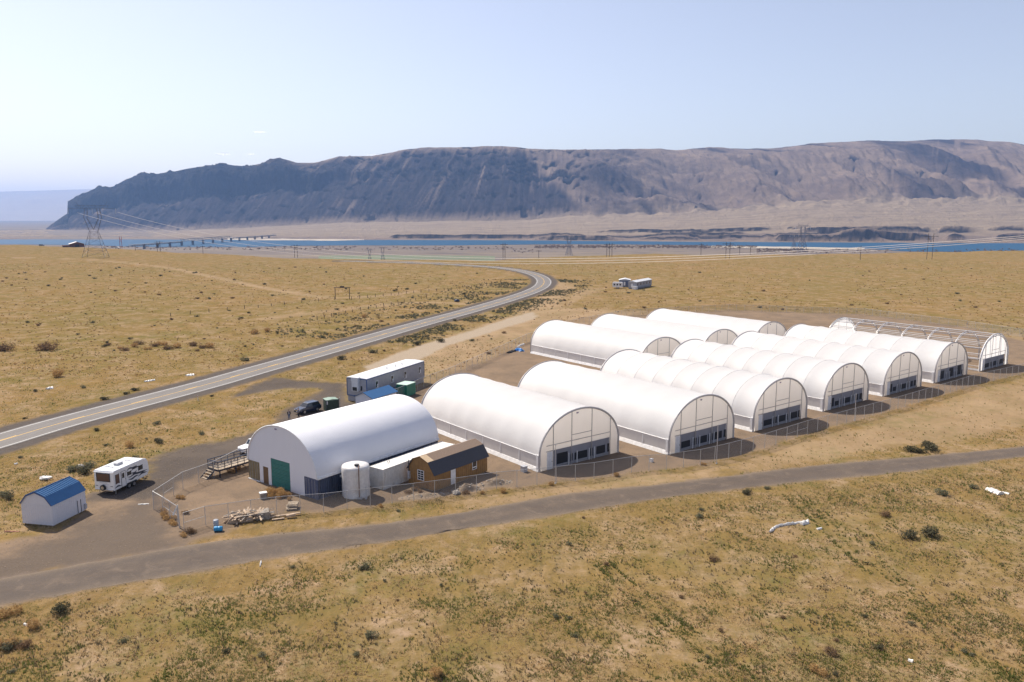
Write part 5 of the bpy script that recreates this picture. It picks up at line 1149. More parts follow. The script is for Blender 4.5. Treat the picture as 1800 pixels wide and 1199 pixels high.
# ------------------------------------------------------------------ pylons, poles and cables
def pylon(label, loc, H, span, rz, m=M['lattice'], scale_r=1.0, name='transmission_tower', group=None):
    t = thing(name, label, 'pylon', loc, rz, group)
    zw = H*.36; zb = H*.88; r = .16*scale_r; hb_ = span*.25; waist = span*.085
    for sx in (-1, 1):
        for sy in (-1, 1):
            MB().tube((sx*hb_*.95, sy*hb_*.8, 0), (sx*waist, sy*waist*.7, H*.46), r, 4).build('leg', m, t)
    br = MB()
    for k in range(4):
        a, b = k/4, (k+1)/4; f = lambda q: (hb_*.95*(1-q)+waist*q, hb_*.8*(1-q)+waist*.7*q, H*.46*q)
        for sy in (-1, 1):
            xa, ya, za = f(a); xb, yb, zb_ = f(b)
            br.tube((-xa, sy*ya, za), (xb, sy*yb, zb_), r*.55, 4).tube((xa, sy*ya, za), (-xb, sy*yb, zb_), r*.55, 4)
            br.tube((sy*xa, -ya, za), (sy*xb, yb, zb_), r*.55, 4).tube((sy*xa, ya, za), (sy*xb, -yb, zb_), r*.55, 4); br.tube((-xb, sy*yb, zb_), (xb, sy*yb, zb_), r*.55, 4)
    br.build('bracing', m, t)
    for sx in (-1, 1):   # Y arms
        mb = MB(); p = [(sx*waist, H*.46), (sx*hb_*.75, H*.72), (sx*hb_*.62, zb)]; q = [(0, H*.50), (sx*hb_*.48, H*.70), (sx*hb_*.40, zb)]
        for sy in (-1, 1):
            for a, b in zip(p[:-1], p[1:]): mb.tube((a[0], sy*.5, a[1]), (b[0], sy*.5, b[1]), r*.9, 4)
            for a, b in zip(q[:-1], q[1:]): mb.tube((a[0], sy*.5, a[1]), (b[0], sy*.5, b[1]), r*.9, 4)
        for k in range(8):
            s_ = k/7; a = (sx*(waist+(hb_*.7-waist)*s_), H*(.46+.42*s_)); b = (sx*hb_*.44*min(1, s_+.12), H*(.50+.38*min(1, s_+.1))); mb.tube((a[0], 0, a[1]), (b[0], 0, b[1]), r*.5, 4)
        mb.build('y_arm', m, t)
    mb = MB()
    for z in (zb, zb+H*.05):
        for sy in (-1, 1): mb.tube((-span/2*(1 if z == zb else .7), sy*.6, z), (span/2*(1 if z == zb else .7), sy*.6, z), r*.9, 4)
    for k in range(16):
        x0 = -span*.35+span*.7*k/16; x1 = x0+span*.7/16; mb.tube((x0, 0, zb if k % 2 else zb+H*.05), (x1, 0, zb+H*.05 if k % 2 else zb), r*.6, 4)
    mb.build('crossarm', m, t)
    for sx in (-1, 1): MB().tube((sx*span*.28, 0, zb+H*.05), (sx*span*.33, 0, H), r*.7, 4).build('peak', m, t)
    for x in (-span*.5, 0, span*.5): MB().tube((x, 0, zb), (x, 0, zb-H*.10), .16*scale_r, 5).build('insulator', M['greyplastic'], t)
    return t
ty = G(176, 452)[1]; tx = (171.5-900)/F_*ty*1.0
PYH = 46.0; pylon('big lattice power tower on the left of the grassland, carrying three cables', (tx, ty, 0), PYH, 36.5, R(12), scale_r=.85)
att = [(136.5, 374), (169.5, 374), (206.5, 373)]
for i, (px, py) in enumerate(att):
    y0 = ty+(i-1)*3.; x0 = rayax(px, py)*y0; z0 = H_+raydz(py)*y0
    A = np.array([x0, y0, z0]); off = np.array([10.*(i-1)*.4, 11.*(i-1)*-0.6])*1.6
    # survey points of each cable on the photo, for a catenary through them
    e = np.array([300+off[0], 150+off[1], 62.]); pts = []
    zq = np.polyfit([0, .447, .79, 1], [z0, 8.5+1.2*i, 28+2*i, 50+2*i], 2)
    for k in range(81):
        s = k/80; pts.append((x0+(e[0]-x0)*s, y0+(e[1]-y0)*s, float(np.polyval(zq, s))-float(np.polyval(zq, 0))*(1-s)*(1-s)+z0*(1-s)*(1-s)))
    c = tag(MB().path(pts, .085, 5).build('power_cable', M['cable']), ['lowest of the three sagging cables from the left arm of the big tower', 'middle sagging cable from the centre of the big tower', 'topmost sagging cable from the right arm of the big tower'][i], 'cable', 'cables of the big tower')
def hframe(label, px, pb, pt, n, gap, z=None, group='timber pole structures in the valley', name='power_pole', arm=True, m='poleWood'):
    yb = G(900, pb)[1] if z is None else G(900, pb, z)[1]; zz = 0 if z is None else z
    h = (pb-pt)*yb/F_*1.0; x = rayax(px, pb)*yb; t = thing(name, label, 'power pole', (x, yb, zz), 0, group)
    r = .13+.00010*yb
    for k in range(n): MB().tube(((k-(n-1)/2)*gap, 0, 0), ((k-(n-1)/2)*gap, 0, h), r, 6).build('pole', M[m], t)
    if arm: MB().box(-(n*gap/2+1.5), n*gap/2+1.5, -r*.7, r*.7, h*.88, h*.88+r*1.6).build('crossarm', M[m], t)
    if n > 1: MB().tube((-(n-1)/2*gap, 0, h*.5), ((n-1)/2*gap, 0, h*.85), r*.5, 4).tube(((n-1)/2*gap, 0, h*.5), (-(n-1)/2*gap, 0, h*.85), r*.5, 4).build('cross_brace', M[m], t)
hframe('paired timber poles beyond the road bend, tallest near the middle', 886, 457, 427, 2, 1.6); hframe('three timber poles in a row right of the road bend', 1071, 452, 427.5, 3, 2.2); hframe('paired timber poles right of centre on the grassland crest', 1279, 454.5, 426, 2, 3.2)
hframe('tall paired timber poles near the right edge', 1633.5, 456, 411, 2, 4.2); hframe('paired timber poles above the left field crest', 520.5, 453, 430, 2, 2.4); hframe('paired timber poles right of the big tower, by the bridge', 279.5, 442.5, 424, 2, 2.8)
for px, pb, pt, n, lb in ((357, 447, 432, 1, 'single thin pole on the left crest near the cables'), (238, 441, 430, 1, 'single short pole right of the white car'), (947, 455, 440, 1, 'short single pole right of the road bend'), (1300, 448, 434, 1, 'short pole right of the paired poles at centre right'), (1319, 448, 434, 1, 'second short pole in the row at centre right'), (1512, 457, 432, 1, 'lone thin pole on the right grassland'), (1232, 449, 428, 1, 'lone thin pole left of the centre right pair')):
    hframe(lb, px, pb, pt, n, 1.5, arm=px != 238)
hframe('red and white mast rising behind the white car', 213, 437, 416, 2, 2.0, m='redsteel', name='radio_mast', arm=False)
for px, pb, pt, lb in ((1409.5, 444, 393, 'tall lattice tower by the river, right of centre'), (1395, 440, 410, 'shorter lattice tower beside the tall one by the river'), (1000, 449, 413, 'lattice tower on the valley floor below the middle of the mountain'), (673, 459, 433, 'right one of two lattice towers by the green field'), (650, 459, 437, 'left one of two lattice towers by the green field')):
    yb = G(900, pb, VZ)[1]; h = (pb-pt)*yb/F_; pylon(lb, (rayax(px, pb)*yb, yb, VZ), h, h*.62, R(20), scale_r=1.2*h/40+.5, group='lattice towers on the valley floor')
# bridge
B0 = np.array(G(228, 430.5, VZ+14)); B1 = np.array(G(484, 412.5, VZ+14)); bl_ = float(np.linalg.norm(B1-B0)); ba = atan2(*(B1-B0)[::-1])
br = thing('river_bridge', 'long dark truss bridge crossing the river below the mountain', 'bridge', (*B0, VZ), ba)
MB().box(0, bl_, -4, 4, 13, 14.2).build('deck', M['bridge'], br); ns = 15; sl = bl_/ns
for k in range(ns):
    if k: MB().box(k*sl-1.2, k*sl+1.2, -3.5, 3.5, -1, 13).build('pier', M['bridge'], br)
    mb = MB(); zt = 14.2 if 3 < k < 9 else 13; dh = 6 if 3 < k < 9 else -3
    for sy in (-1, 1):
        mb.tube((k*sl, sy*4, zt+dh), ((k+1)*sl, sy*4, zt+dh), .7, 4)
        for j in range(6): mb.tube((k*sl+j*sl/6, sy*4, zt if j % 2 else zt+dh), (k*sl+(j+1)*sl/6, sy*4, zt+dh if j % 2 else zt), .5, 4)
    mb.build('truss_span', M['bridge'], br)
# ------------------------------------------------------------------ ranch gateway and wire fences in the left field
rg = thing('ranch_gateway', 'tall timber ranch gateway across the field track', 'gateway', (*G(589.5, 526), 0), 0)
d_ = np.array(G(614.5, 526))-np.array(G(589.5, 526)); gw = float(np.hypot(*d_))
for x in (0, gw): MB().tube((x, 0, 0), (x, 0, 4.9), .16).build('post', M['poleWood'], rg)
MB().tube((-.5, 0, 4.9), (gw+.5, 0, 4.9), .14).build('beam', M['poleWood'], rg); MB().box(gw*.35, gw*.65, -.1, .1, 4.95, 5.5).build('name_board', M['poleWood'], rg)
def wirefence(label, pts, gap=4.5, h=1.25):
    line = [np.array(G(*p)) for p in pts]; o = line[0]; t = thing('wire_fence', label, 'fence', (*o, 0)); P = []
    for a, b in zip(line[:-1], line[1:]):
        n = max(1, round(np.hypot(*(b-a))/gap)); P += [a+(b-a)*k/n-o for k in range(n)]
    P.append(line[-1]-o); pm = MB().tube((0, 0, 0), (0, 0, h), .11, 5).build('post', M['poleWood'], t)
    for k, p in enumerate(P):
        q = pm if not k else pm.copy()
        if k: C.objects.link(q)
        q.location = (*p, 0); q.scale = (1, 1, random.uniform(.8, 1.25)); q.rotation_euler = (random.uniform(-.08, .08), random.uniform(-.08, .08), 0)
    for z in (.5, .85, 1.15): MB().path([(*p, z) for p in P], .012, 3).build('strand', M['wire'], t)
wirefence('wire fence on wooden posts running right from the ranch gateway', [(618, 527), (660, 522), (740, 514), (820, 507), (880, 498)]); wirefence('wire fence on wooden posts running left from the ranch gateway', [(588, 527), (560, 530), (500, 536), (430, 543), (300, 556)], 7)
wirefence('wire fence on wooden posts beside the side lane', [(545, 566), (570, 560), (620, 549), (700, 535), (750, 524)], 5)
for px, py in ((0, 0),):
    pass
for i, (px, py) in enumerate(((247, 745), (348, 705), (849, 553), (952, 527))):
    t = thing('delineator_post', 'roadside marker post, %s of the four along the highway verge' % ['nearest', 'second nearest', 'third nearest', 'farthest'][i], 'marker post', (*G(px, py), 0), 0, 'marker posts along the highway'); MB().box(-.05, .05, -.02, .02, 0, 1.1).build('post', M['white'] if i else M['wood'], t); MB().box(-.045, .045, -.035, -.02, .85, 1.05).build('reflector', M['redsteel'], t)
# ------------------------------------------------------------------ shrubs and grass
def leaf_mat(name, c1, c2, tr=.25):
    m, nt, bs = new_mat(name); bs.inputs['Roughness'].default_value = .9; bs.inputs['Specular IOR Level'].default_value = .1
    oi = nd(nt, 'ShaderNodeObjectInfo'); f = noise(nt, mapped(nt, world=True), 2.5, 4, .7, 0, .3, .7)
    c = mixc(nt, math_(nt, 'MULTIPLY_ADD', oi.outputs['Random'], .5, math_(nt, 'MULTIPLY', f, .5)), c1, c2); nt.links.new(c, bs.inputs['Base Color'])
    t = nt.nodes.new('ShaderNodeBsdfTranslucent'); nt.links.new(c, t.inputs[0]); mx = nt.nodes.new('ShaderNodeMixShader'); mx.inputs[0].default_value = tr
    nt.links.new(bs.outputs[0], mx.inputs[1]); nt.links.new(t.outputs[0], mx.inputs[2]); nt.links.new(mx.outputs[0], nt.nodes['Material Output'].inputs[0]); return m
M['sage'] = leaf_mat('sage_leaf', (.20, .19, .12), (.13, .13, .075)); M['darksage'] = leaf_mat('dark_bush_leaf', (.085, .085, .048), (.13, .115, .07))
M['tumble'] = leaf_mat('tumbleweed_straw', (.52, .34, .15), (.40, .25, .11)); M['tumble2'] = leaf_mat('brown_dry_bush', (.24, .15, .085), (.17, .115, .07)); M['stem'] = mat('bush_stem', (.10, .08, .06), .9)
def clump(n, hgt=.8, leaf=.09, thin=.35, lobes=4, rough=.3):
    V = []; Fq = []
    cs = [(rng.uniform(-.5, .5), rng.uniform(-.5, .5), rng.uniform(.25, .5)*hgt, rng.uniform(.35, .6)) for _ in range(lobes)]
    for i in range(n):
        cx, cy, cz, r = cs[rng.integers(lobes)]
        d = rng.normal(0, 1, 3); d /= np.linalg.norm(d); rr = r*rng.uniform(.45, 1)**.5*(1+rough*rng.normal()*.4)
        p = np.array([cx, cy, cz])+d*rr*np.array([1, 1, hgt*.9]); p[2] = max(p[2], .02)
        a = rng.normal(0, 1, 3)+d; a /= np.linalg.norm(a); b = np.cross(a, rng.normal(0, 1, 3)); b /= np.linalg.norm(b)+1e-9
        s = leaf*rng.uniform(.6, 1.5); k = len(V)
        V += [p-a*s-b*s*thin, p-a*s+b*s*thin, p+a*s+b*s*thin*.6, p+a*s-b*s*thin*.6]; Fq.append((k, k+1, k+2, k+3))
    return V, Fq
def shrub_proto(name, cat, mt, n, **k):
    t = thing(name, 'x', cat); V, Fq = clump(n, **k); m = M[mt]; npmesh('foliage', V, Fq, m, t, smooth=False)
    mb = MB()
    for _ in range(5): a = rng.uniform(0, 6.28); mb.tube((0, 0, -.05), (.4*cos(a), .4*sin(a), rng.uniform(.25, .5)), .02, 4)
    mb.build('stem', M['stem'], t); return t
P = {'sage': [shrub_proto('sagebrush', 'shrub', 'sage', 420, hgt=.8, leaf=.085) for _ in range(3)], 'dark': [shrub_proto('dark_shrub', 'shrub', 'darksage', 520, hgt=.85, leaf=.08, lobes=6) for _ in range(2)],
     'tumble': [shrub_proto('tumbleweed', 'tumbleweed', 'tumble', 620, hgt=.95, leaf=.12, thin=.10, lobes=2, rough=.15) for _ in range(2)], 'brown': [shrub_proto('dry_bush', 'shrub', 'tumble2', 460, hgt=.75, leaf=.12, thin=.13, lobes=5) for _ in range(2)]}
def shrub(kind, px, py, size, label, group=None, sq=1.0):
    o = P[kind][rng.integers(len(P[kind]))]; d = dup(o, (*G(px, py), 0), rng.uniform(0, 6.28), label, group, (size, size, size*sq)); return d
# tumbleweed heap in front of the green door
for i, (px, py, s) in enumerate(((473, 868, 1.0), (480, 871, 1.05), (487, 873, 1.0), (494, 874, 1.0), (500, 876, .9), (506, 874, .8), (484, 866, 1.0), (492, 868, .95), (474, 874, .7), (509, 879, .5))):
    shrub('tumble', px, py, s, 'golden tumbleweed in the big heap before the green roller door', 'tumbleweeds heaped before the green door', 1.0)
for px, py, s, lb in ((367, 838, .9, 'round tan tumbleweed at the steps end of the loading ramp'), (647, 905, 0, ''), (336, 935, 1.0, 'brown tumbleweed leaning on the outside of the gate post'), (319, 944, .7, 'low tan tuft at the foot of the gate post'),
     (672, 890, .55, 'orange tumbleweed caught on the fence foot before the white container'), (716, 866, .75, 'left tumbleweed of the pair before the brown shed'), (730, 863, .85, 'right tumbleweed of the pair before the brown shed'), (742, 866, .6, 'small tumbleweed at the brown shed\'s front corner'),
     (816, 868, .8, 'tan tumbleweed on the soil mound right of the brown shed'), (884, 866, .75, 'dry tumbleweed at the fence foot between shed and first greenhouse'), (848, 868, .5, 'smallest dry tumbleweed at the foot of the long low soil mound'), (969, 853, .65, 'rusty tumbleweed at the fence before the nearest greenhouse'),
     (1084, 837, .7, 'straw tumbleweed at the fence past the nearest greenhouse'), (1236, 818, .6, 'straw tumbleweed at the fence before the second greenhouse'), (860, 622, 1.0, 'dark tumbleweed on the back fence left of the blue tarpaulin'), (316, 878, .8, 'tan tussock inside the fence corner'),
     (290, 908, .9, 'first tumbleweed piled along the short fence'), (300, 915, 1.0, 'second tumbleweed piled along the short fence'), (308, 920, .9, 'third tumbleweed piled along the short fence'), (284, 900, .7, 'fourth, smallest tumbleweed at the short fence\'s corner end'), (328, 902, .7, 'brown tumbleweed behind the gate post'),
     (405, 832, .9, 'left tumbleweed under the loading ramp'), (418, 826, 1.0, 'right tumbleweed under the loading ramp beside the tan container'), (8, 1080, 1.3, 'large orange tumbleweed at the lower left edge'), (60, 1103, 1.0, 'orange tumbleweed near the white scrap at the lower left'), (8, 1132, 1.3, 'orange bush at the lower left edge below the farm track'),
     (768, 1188, .9, 'orange tumbleweed near the bottom edge, left of centre'), (1440, 1178, .9, 'orange tumbleweed near the bottom edge, right of centre'), (8, 617, 3.2, 'wide brown bush in the left field at the picture\'s edge'), (82, 616, 3.6, 'widest brown bush of the left field'), (101, 662, 2.2, 'round rusty bush in the left field below the widest one'),
     (598, 836, 0, ''), (228, 786, 1.2, 'orange tumbleweed behind the camper'), (452, 586, 2.0, 'golden bush beside the side lane, left'), (470, 583, 1.6, 'golden bush beside the side lane, right'), (640, 558, 1.6, 'golden bush below the side lane fence')):
    if s: shrub('brown' if 'brown' in lb or 'dark tumble' in lb else 'tumble', px, py, s, lb, None, .9)
for px, py, s, k, lb in ((108, 1076, 1.2, 'dark', 'dark twiggy bush by the farm track at the lower left'), (20, 1140, 1.0, 'sage', 'grey sagebrush at the lower left edge'), (40, 1135, .9, 'brown', 'brown bush beside the grey one at the lower left'), (1313, 868, .9, 'dark', 'dark green bush just below the farm track, right of centre'), (1349, 860, .6, 'sage', 'green tuft below the farm track beside the dark bush'),
     (1600, 794, 1.4, 'dark', 'left dark bush above the farm track at right'), (1632, 790, 1.9, 'dark', 'biggest dark bush above the farm track at right'), (1618, 796, 1.1, 'dark', 'middle dark bush of the three above the farm track'), (1597, 944, 1.2, 'dark', 'left dark sagebrush of the two in the near grassland'), (1636, 942, 1.5, 'dark', 'right dark sagebrush of the two in the near grassland'),
     (1657, 868, 1.1, 'sage', 'sprawling sagebrush above the pair at right'), (1710, 858, .8, 'sage', 'sagebrush left of the crumpled white film'), (1552, 905, 1.0, 'brown', 'brown bush left of the two dark sagebrushes'), (1228, 908, .7, 'sage', 'small sagebrush left of the long film strip'), (1258, 985, .8, 'brown', 'brown bush on the near grassland at right'), (1232, 897, .5, 'sage', 'tiny sagebrush above the small one left of the film strip'),
     (640, 998, .8, 'sage', 'grey bush on the near grassland below the farm track'), (652, 1120, .8, 'sage', 'grey sagebrush low on the near grassland'), (1455, 1150, .9, 'brown', 'brown bush near the bottom edge at right'), (278, 778, 1.1, 'dark', 'dark bush at the turn of the driveway'), (130, 828, 1.3, 'sage', 'left sagebrush of the clump left of the camper'), (148, 832, 1.4, 'dark', 'right dark sagebrush of the clump left of the camper'), (158, 820, 1.2, 'sage', 'sagebrush behind the camper\'s left side'),
     (108, 850, 1.0, 'sage', 'sagebrush above the ridge of the blue roof'), (12, 872, 1.1, 'sage', 'sagebrush left of the blue roofed shed'), (15, 878, .8, 'dark', 'low dark bush left of the blue roofed shed'), (183, 703, 1.0, 'dark', 'dark bush on the highway\'s far verge, left'), (237, 687, 1.0, 'dark', 'dark bush on the highway\'s far verge, right'), (222, 693, .8, 'dark', 'dark bush between two others on the far verge'), (432, 634, 1.5, 'sage', 'sagebrush on the far verge near where the car stands'),
     (775, 601, 1.6, 'dark', 'right one of two dark bushes between highway and pale dirt lane'), (733, 606, 1.6, 'dark', 'left one of two dark bushes between highway and pale dirt lane'), (600, 632, 1.5, 'dark', 'first dark verge bush behind the office trailer'), (655, 620, 1.5, 'sage', 'second verge bush behind the office trailer')):
    shrub(k, px, py, s, lb, None, .85)
for i in range(14): shrub('tumble' if i % 2 else 'brown', 190+i*14+rng.uniform(-5, 5), 607+rng.uniform(-2, 10), rng.uniform(1.2, 2.2), ('golden' if i % 2 else 'brown')+' bush of the loose row beyond the highway, %s part' % ['left', 'middle', 'right'][i//5], 'golden bushes in a loose row', .7)
# scattered sagebrush, one by one
cnt = 0; allhw = HWY; obst = [m_ for m_ in GHloc]
def ok(px, py):
    p = np.array([G(px, py)]); 
    if sdist(p, TRACKPOLY)[0] < .8 or sdist(p, YARD)[0] < 1 or sdist(p, GREY)[0] < 1 or sdist(p, PATH)[0] < 1: return False
    return ldist(p, HWY)[0] > 7.5
while cnt < 205:
    r = rng.random()
    if r < .45: px, py = rng.uniform(0, 900), 470+150*rng.random()**1.2; k = rng.choice(['sage', 'dark', 'brown'], p=[.35, .35, .3]); s = rng.uniform(.45, 1.0)*(1+(620-py)/250)
    elif r < .60: px, py = rng.uniform(900, 1800), rng.uniform(470, 545); k = rng.choice(['sage', 'brown']); s = rng.uniform(.7, 1.4)
    elif r < .85: px, py = rng.uniform(0, 1800), rng.uniform(840, 1190); k = rng.choice(['sage', 'brown', 'dark'], p=[.6, .25, .15]); s = rng.uniform(.25, .5)
    else: px, py = rng.uniform(0, 420), rng.uniform(680, 860); k = rng.choice(['sage', 'dark'], p=[.7, .3]); s = rng.uniform(.4, .9)
    if not ok(px, py): continue
    near = py > 840
    kd = {'sage': 'grey green sagebrush', 'dark': 'dark green bush', 'brown': 'dry brown bush'}[k]; sz_ = 'smallish ' if s < (.37 if near else .95) else 'larger '
    if near: rg_ = 'on the near grassland, %s part' % ['left', 'middle', 'right'][min(2, int(px//600))]
    elif py >= 640: rg_ = 'on the strip between highway and driveway'
    elif px >= 900: rg_ = 'on the grassland behind the greenhouses, %s' % ('left part' if px < 1350 else 'right part')
    else: rg_ = 'in the field beyond the highway, %s' % (['left', 'middle', 'right'][min(2, int(px//300))]+(' and far' if py < 520 else ' and closer'))
    shrub(k, px, py, s, sz_+kd+' '+rg_, 'small bushes on the near grassland' if near else 'low bushes scattered over the far grassland', .8); cnt += 1
for l in P.values():
    for o in l:
        for c in list(o.children): bpy.data.objects.remove(c)
        bpy.data.objects.remove(o)
# verge scrub: hundreds of small clumps along both road verges (uncountable)
V = []; Fq = []; tmpl = [clump(34, hgt=.7, leaf=.2, lobes=3) for _ in range(6)]; tmpl = [(np.array(a), np.array(b)) for a, b in tmpl]
def scatter_stuff(name, label, pts, sizes, tm, mt):
    vs = []; fs = []; n = 0
    for (x, y), s in zip(pts, sizes):
        a, b = tm[rng.integers(len(tm))]; th = rng.uniform(0, 6.28); c_, s_ = cos(th), sin(th)
        q = a*s; q = np.stack([q[:, 0]*c_-q[:, 1]*s_+x, q[:, 0]*s_+q[:, 1]*c_+y, q[:, 2]], 1); vs.append(q); fs.append(b+n); n += len(a)
    return tag(npmesh(name, np.concatenate(vs), np.concatenate(fs), mt, smooth=False), label, kind='stuff')
pts = []; sz = []
t_ = np.gradient(HWY, axis=0); t_ /= np.linalg.norm(t_, axis=1)[:, None]; N_ = np.stack([-t_[:, 1], t_[:, 0]], 1)
arc = len(HWY)
for _ in range(5600):
    i = rng.integers(30, arc-60); sd_ = rng.choice([-1, 1]); o_ = 8+abs(rng.normal(0, 1))*(7 if sd_ < 0 else 13); p = HWY[i]+t_[i]*rng.uniform(-3, 3)+N_[i]*o_*sd_
    if p[1] < 40: continue
    q = p[None, :]
    if pn(p[0]*.06, p[1]*.06) < -.12: continue
    if sdist(q, GREY)[0] < 1 or sdist(q, PATH)[0] < 1 or sdist(q, YARD)[0] < 1 or sdist(q, TRACKPOLY)[0] < 1: continue
    pts.append(p); sz.append(rng.uniform(.2, .8)*(.95 if p[1] > 180 else .6))
h_ = len(pts)//2
scatter_stuff('verge_scrub', 'grey green sagebrush scrub growing along the highway verges', pts[:h_*4//3], sz[:h_*4//3], tmpl, M['sage'])
scatter_stuff('verge_scrub', 'dark low scrub mixed into the highway verges', pts[h_*4//3:], sz[h_*4//3:], tmpl, M['darksage'])
# low plants dotted over the whole field
pts = []; sz = []
for _ in range(11000):
    px, py = rng.uniform(-60, 1860), 462+200*rng.random()**1.3
    if not ok(px, py): continue
    if pn(px*.01, py*.03) < -.2: continue
    p = G(px, py); pts.append(p); sz.append(rng.uniform(.12, .42)*(1+(650-py)/300))
h3 = len(pts)*2//5
scatter_stuff('field_scrub', 'small straw coloured tussocks dotted over the far grassland', pts[:h3], [q*1.2 for q in sz[:h3]], [(np.array(a), np.array(b)) for a, b in [clump(16, hgt=.4, leaf=.26, lobes=3) for _ in range(4)]], M['tumble'])
pts = pts[h3:]; sz = sz[h3:]
scatter_stuff('field_scrub', 'tiny dry plants dotted over the far grassland', pts, sz, [(np.array(a), np.array(b)) for a, b in [clump(16, hgt=.45, leaf=.24, lobes=2) for _ in range(5)]], M['tumble2'])
# riverside trees far away, one mass
pts = []; sz = []
for _ in range(1500):
    px = rng.uniform(940, 1420) if rng.random() < .55 else rng.uniform(-50, 1800); py = (434+rng.normal(0, 1.3)) if px > 940 and px < 1330 else (436+rng.uniform(-2, 4) if px < 900 else 440+rng.uniform(-2, 5))
    p = G(px, py, VZ); pts.append(p); sz.append(rng.uniform(2, 6))
o = scatter_stuff('riverside_scrub', 'far dark leafless scrub along the near river bank', pts, sz, tmpl, M['tumble2']); o.location.z = VZ
# grass tufts, near ground
def tufts(name, label, N, ylo, yhi, hs, mt, dens_seed, thr, powr=1.0):
    px = rng.uniform(-80, 1880, N*2); py = ylo+(yhi-ylo)*rng.random(N*2)**powr
    a = (px-900)/F_; b = -(py-599.5)/F_; dy = cos(PITCH)+b*sin(PITCH); dz = -sin(PITCH)+b*cos(PITCH); tt = -H_/dz; X = a*tt; Y = dy*tt
    PP = np.stack([X, Y], 1); d = fbm(X*.10+dens_seed, Y*.10, 4)+.6*fbm(X*.5+dens_seed, Y*.5, 3)
    keep = (sdist(PP, TRACKPOLY) > -.25) & (sdist(PP, GREY) > .5) & (ldist(PP, HWY) > 7.5) & (d+rng.normal(0, .12, N*2) > thr)
    keep &= (sdist(PP, YARD) > .2) & (sdist(PP, PATH) > .2); keep &= (sdist(PP, TAN2) > 1) | (rng.random(N*2) < .18)
    X = X[keep][:N]; Y = Y[keep][:N]; n = len(X); B = 5
    h = hs*rng.uniform(.5, 1.4, n)*(1+.5*fbm(X*.3, Y*.3, 2)); th = rng.uniform(0, 2*pi, (n, B)); lean = rng.uniform(.2, 1.1, (n, B)); r0 = rng.uniform(0, .12, (n, B))
    bx = X[:, None]+np.cos(th)*r0; by = Y[:, None]+np.sin(th)*r0; hh = h[:, None]*rng.uniform(.6, 1.1, (n, B)); wd = .035+.10*hh
    tx = bx+np.cos(th)*hh*lean; ty_ = by+np.sin(th)*hh*lean; z0 = np.full((n, B), -.12)
    Vv = np.stack([np.stack([bx-np.sin(th)*wd, by+np.cos(th)*wd, z0], -1), np.stack([bx+np.sin(th)*wd, by-np.cos(th)*wd, z0], -1), np.stack([tx, ty_, hh], -1)], 2).reshape(-1, 3)
    Ff = np.arange(len(Vv)).reshape(-1, 3)
    return tag(npmesh(name, Vv, Ff, mt, smooth=False), label, kind='stuff')
M['straw'] = leaf_mat('dry_grass_blade', (.60, .44, .24), (.46, .33, .17), .4); M['greengrass'] = leaf_mat('green_grass_blade', (.20, .205, .06), (.135, .15, .05), .4); M['deadstem'] = leaf_mat('dead_weed', (.22, .17, .10), (.14, .115, .07), .3)
tufts('dry_grass', 'short dry straw grass covering the near grassland', 26000, 800, 1230, .075, M['straw'], 3.3, -.1)
tufts('green_grass', 'patches of green grass in the near grassland', 38000, 800, 1230, .08, M['greengrass'], 41.7, .10)
tufts('dead_weeds', 'dark dead weeds dotted through the near grassland', 7000, 800, 1230, .11, M['deadstem'], 77.1, -.1)
tufts('dry_grass', 'dry grass on the verge between highway and yard', 20000, 600, 900, .16, M['straw'], 13.3, -.2)
tufts('green_grass', 'green grass streaks on the verge between highway and yard', 20000, 600, 900, .15, M['greengrass'], 51.7, .02)

# green wheel ruts across the near grassland
def rut(label, line, N, off):
    l = spline([G(*p) for p in line], .5); t = np.gradient(l, axis=0); t /= np.linalg.norm(t, axis=1)[:, None]; nr = np.stack([-t[:, 1], t[:, 0]], 1)
    vs = []; 
    for _ in range(N):
        i = rng.integers(len(l)); o_ = rng.choice(off)+rng.normal(0, .13); p = l[i]+nr[i]*o_+t[i]*rng.uniform(-.3, .3)
        if pn(p[0]*.3, p[1]*.3) < -.15: continue
        for k in range(5):
            th = rng.uniform(0, 6.28); h = rng.uniform(.06, .14); x = p[0]+rng.normal(0, .06); y = p[1]+rng.normal(0, .06)
            vs += [(x-sin(th)*.05, y+cos(th)*.05, -.1), (x+sin(th)*.05, y-cos(th)*.05, -.1), (x+cos(th)*h*.7, y+sin(th)*h*.7, h)]
    tag(npmesh('green_grass', vs, np.arange(len(vs)).reshape(-1, 3), M['greengrass'], smooth=False), label, kind='stuff')
rut('green grass growing in old wheel ruts at the right', [(1395, 868), (1440, 905), (1500, 960), (1570, 1020), (1660, 1105), (1780, 1215)], 850, [-1.6, -1.4, -.3, .5, 1.2])
rut('green grass growing in faint wheel ruts at the bottom', [(1060, 990), (1140, 1060), (1230, 1130), (1330, 1210)], 420, [-.8, .8])
# faint cloud wisps, far beyond the air box
m, nt, bs = new_mat('cloud_wisp'); tr = nt.nodes.new('ShaderNodeBsdfTransparent'); mx = nt.nodes.new('ShaderNodeMixShader'); lw_ = nt.nodes.new('ShaderNodeLayerWeight'); lw_.inputs[0].default_value = .35
bs = nt.nodes.new('ShaderNodeBsdfTranslucent'); bs.inputs[0].default_value = (1, 1, 1, 1)
f = math_(nt, 'SUBTRACT', 1.0, lw_.outputs['Facing']); f = math_(nt, 'POWER', f, 3.0); f = math_(nt, 'MULTIPLY', f, noise(nt, mapped(nt, (.004, .004, .012)), 1., 5, .6, .5, .35, .75)); f = math_(nt, 'MULTIPLY', f, .45)
nt.links.new(f, mx.inputs[0]); nt.links.new(tr.outputs[0], mx.inputs[1]); nt.links.new(bs.outputs[0], mx.inputs[2]); nt.links.new(mx.outputs[0], nt.nodes['Material Output'].inputs[0])
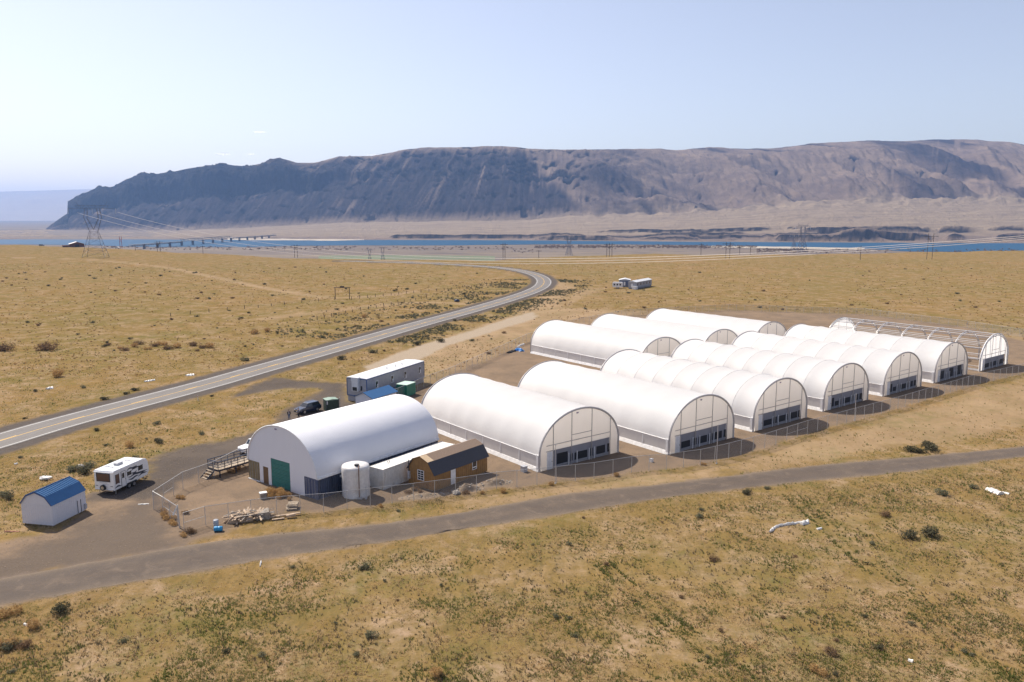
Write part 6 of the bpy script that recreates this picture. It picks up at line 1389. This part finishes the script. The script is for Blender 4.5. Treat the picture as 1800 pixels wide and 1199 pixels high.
for px, py, w_, lb in ((457, 232, 210, 'highest and faintest of the three small cloud wisps'), (392, 271, 230, 'left one of the two lower cloud wisps above the ridge'), (441, 271, 150, 'right one of the two lower cloud wisps above the ridge'), (657, 273, 260, 'low cloud wisp touching the ridge line')):
    Yc_ = 24000; bm = bmesh.new(); bmesh.ops.create_icosphere(bm, subdivisions=3, radius=1)
    for v in bm.verts: k = 1+.4*pn(v.co.x*2+px, v.co.y*2+v.co.z*2); v.co = Vector((v.co.x*w_*k, v.co.y*w_*.6*k, v.co.z*w_*.28*k))
    me = bpy.data.meshes.new('cloud'); bm.to_mesh(me); bm.free(); me.materials.append(m); me.polygons.foreach_set('use_smooth', [True]*len(me.polygons)); o = bpy.data.objects.new('cloud', me); C.objects.link(o); o.location = (rayax(px, py)*Yc_, Yc_, H_+raydz(py)*Yc_); tag(o, lb, 'cloud', 'faint cloud wisps')

# loose stones on yard and track
def stones(label, poly, N, smin, smax, seed):
    x0, y0 = poly.min(0); x1, y1 = poly.max(0); x0 = max(x0, -110); x1 = min(x1, 150); y1 = min(y1, 235); y0 = max(y0, 40)
    P_ = np.stack([rng.uniform(x0, x1, N), y0+(y1-y0)*rng.random(N)**1.6], 1); P_ = P_[(sdist(P_, poly) < .3) & (pn(P_[:, 0]*.15+seed, P_[:, 1]*.15) > -.25)]; n = len(P_)
    base = np.array([(1, 0, 0), (0, 1, 0), (-1, 0, 0), (0, -1, 0), (0, 0, 1)], float); s = rng.uniform(smin, smax, (n, 1, 1)); th = rng.uniform(0, 6.28, n)
    q = base[None]*s*np.stack([rng.uniform(.7, 1.3, n), rng.uniform(.6, 1.2, n), rng.uniform(.5, .9, n)], 1)[:, None, :]
    V = np.stack([q[..., 0]*np.cos(th)[:, None]-q[..., 1]*np.sin(th)[:, None]+P_[:, :1], q[..., 0]*np.sin(th)[:, None]+q[..., 1]*np.cos(th)[:, None]+P_[:, 1:], q[..., 2]+.01], -1).reshape(-1, 3)
    f = np.array([(0, 1, 4), (1, 2, 4), (2, 3, 4), (3, 0, 4)]); Fq = (f[None]+np.arange(n)[:, None, None]*5).reshape(-1, 3)
    tag(npmesh('gravel', V, Fq, M['gravelstone'], smooth=False), label, kind='stuff')
M['gravelstone'] = leaf_mat('gravel_stone', (.25, .195, .145), (.10, .08, .062), .0)
stones('loose gravel scattered over the compound yard', YARD, 60000, .03, .09, 1.)
stones('loose gravel lying along the farm track', TRACKPOLY, 40000, .025, .07, 5.)
stones('loose gravel on the driveway', GREY, 14000, .03, .08, 9.)
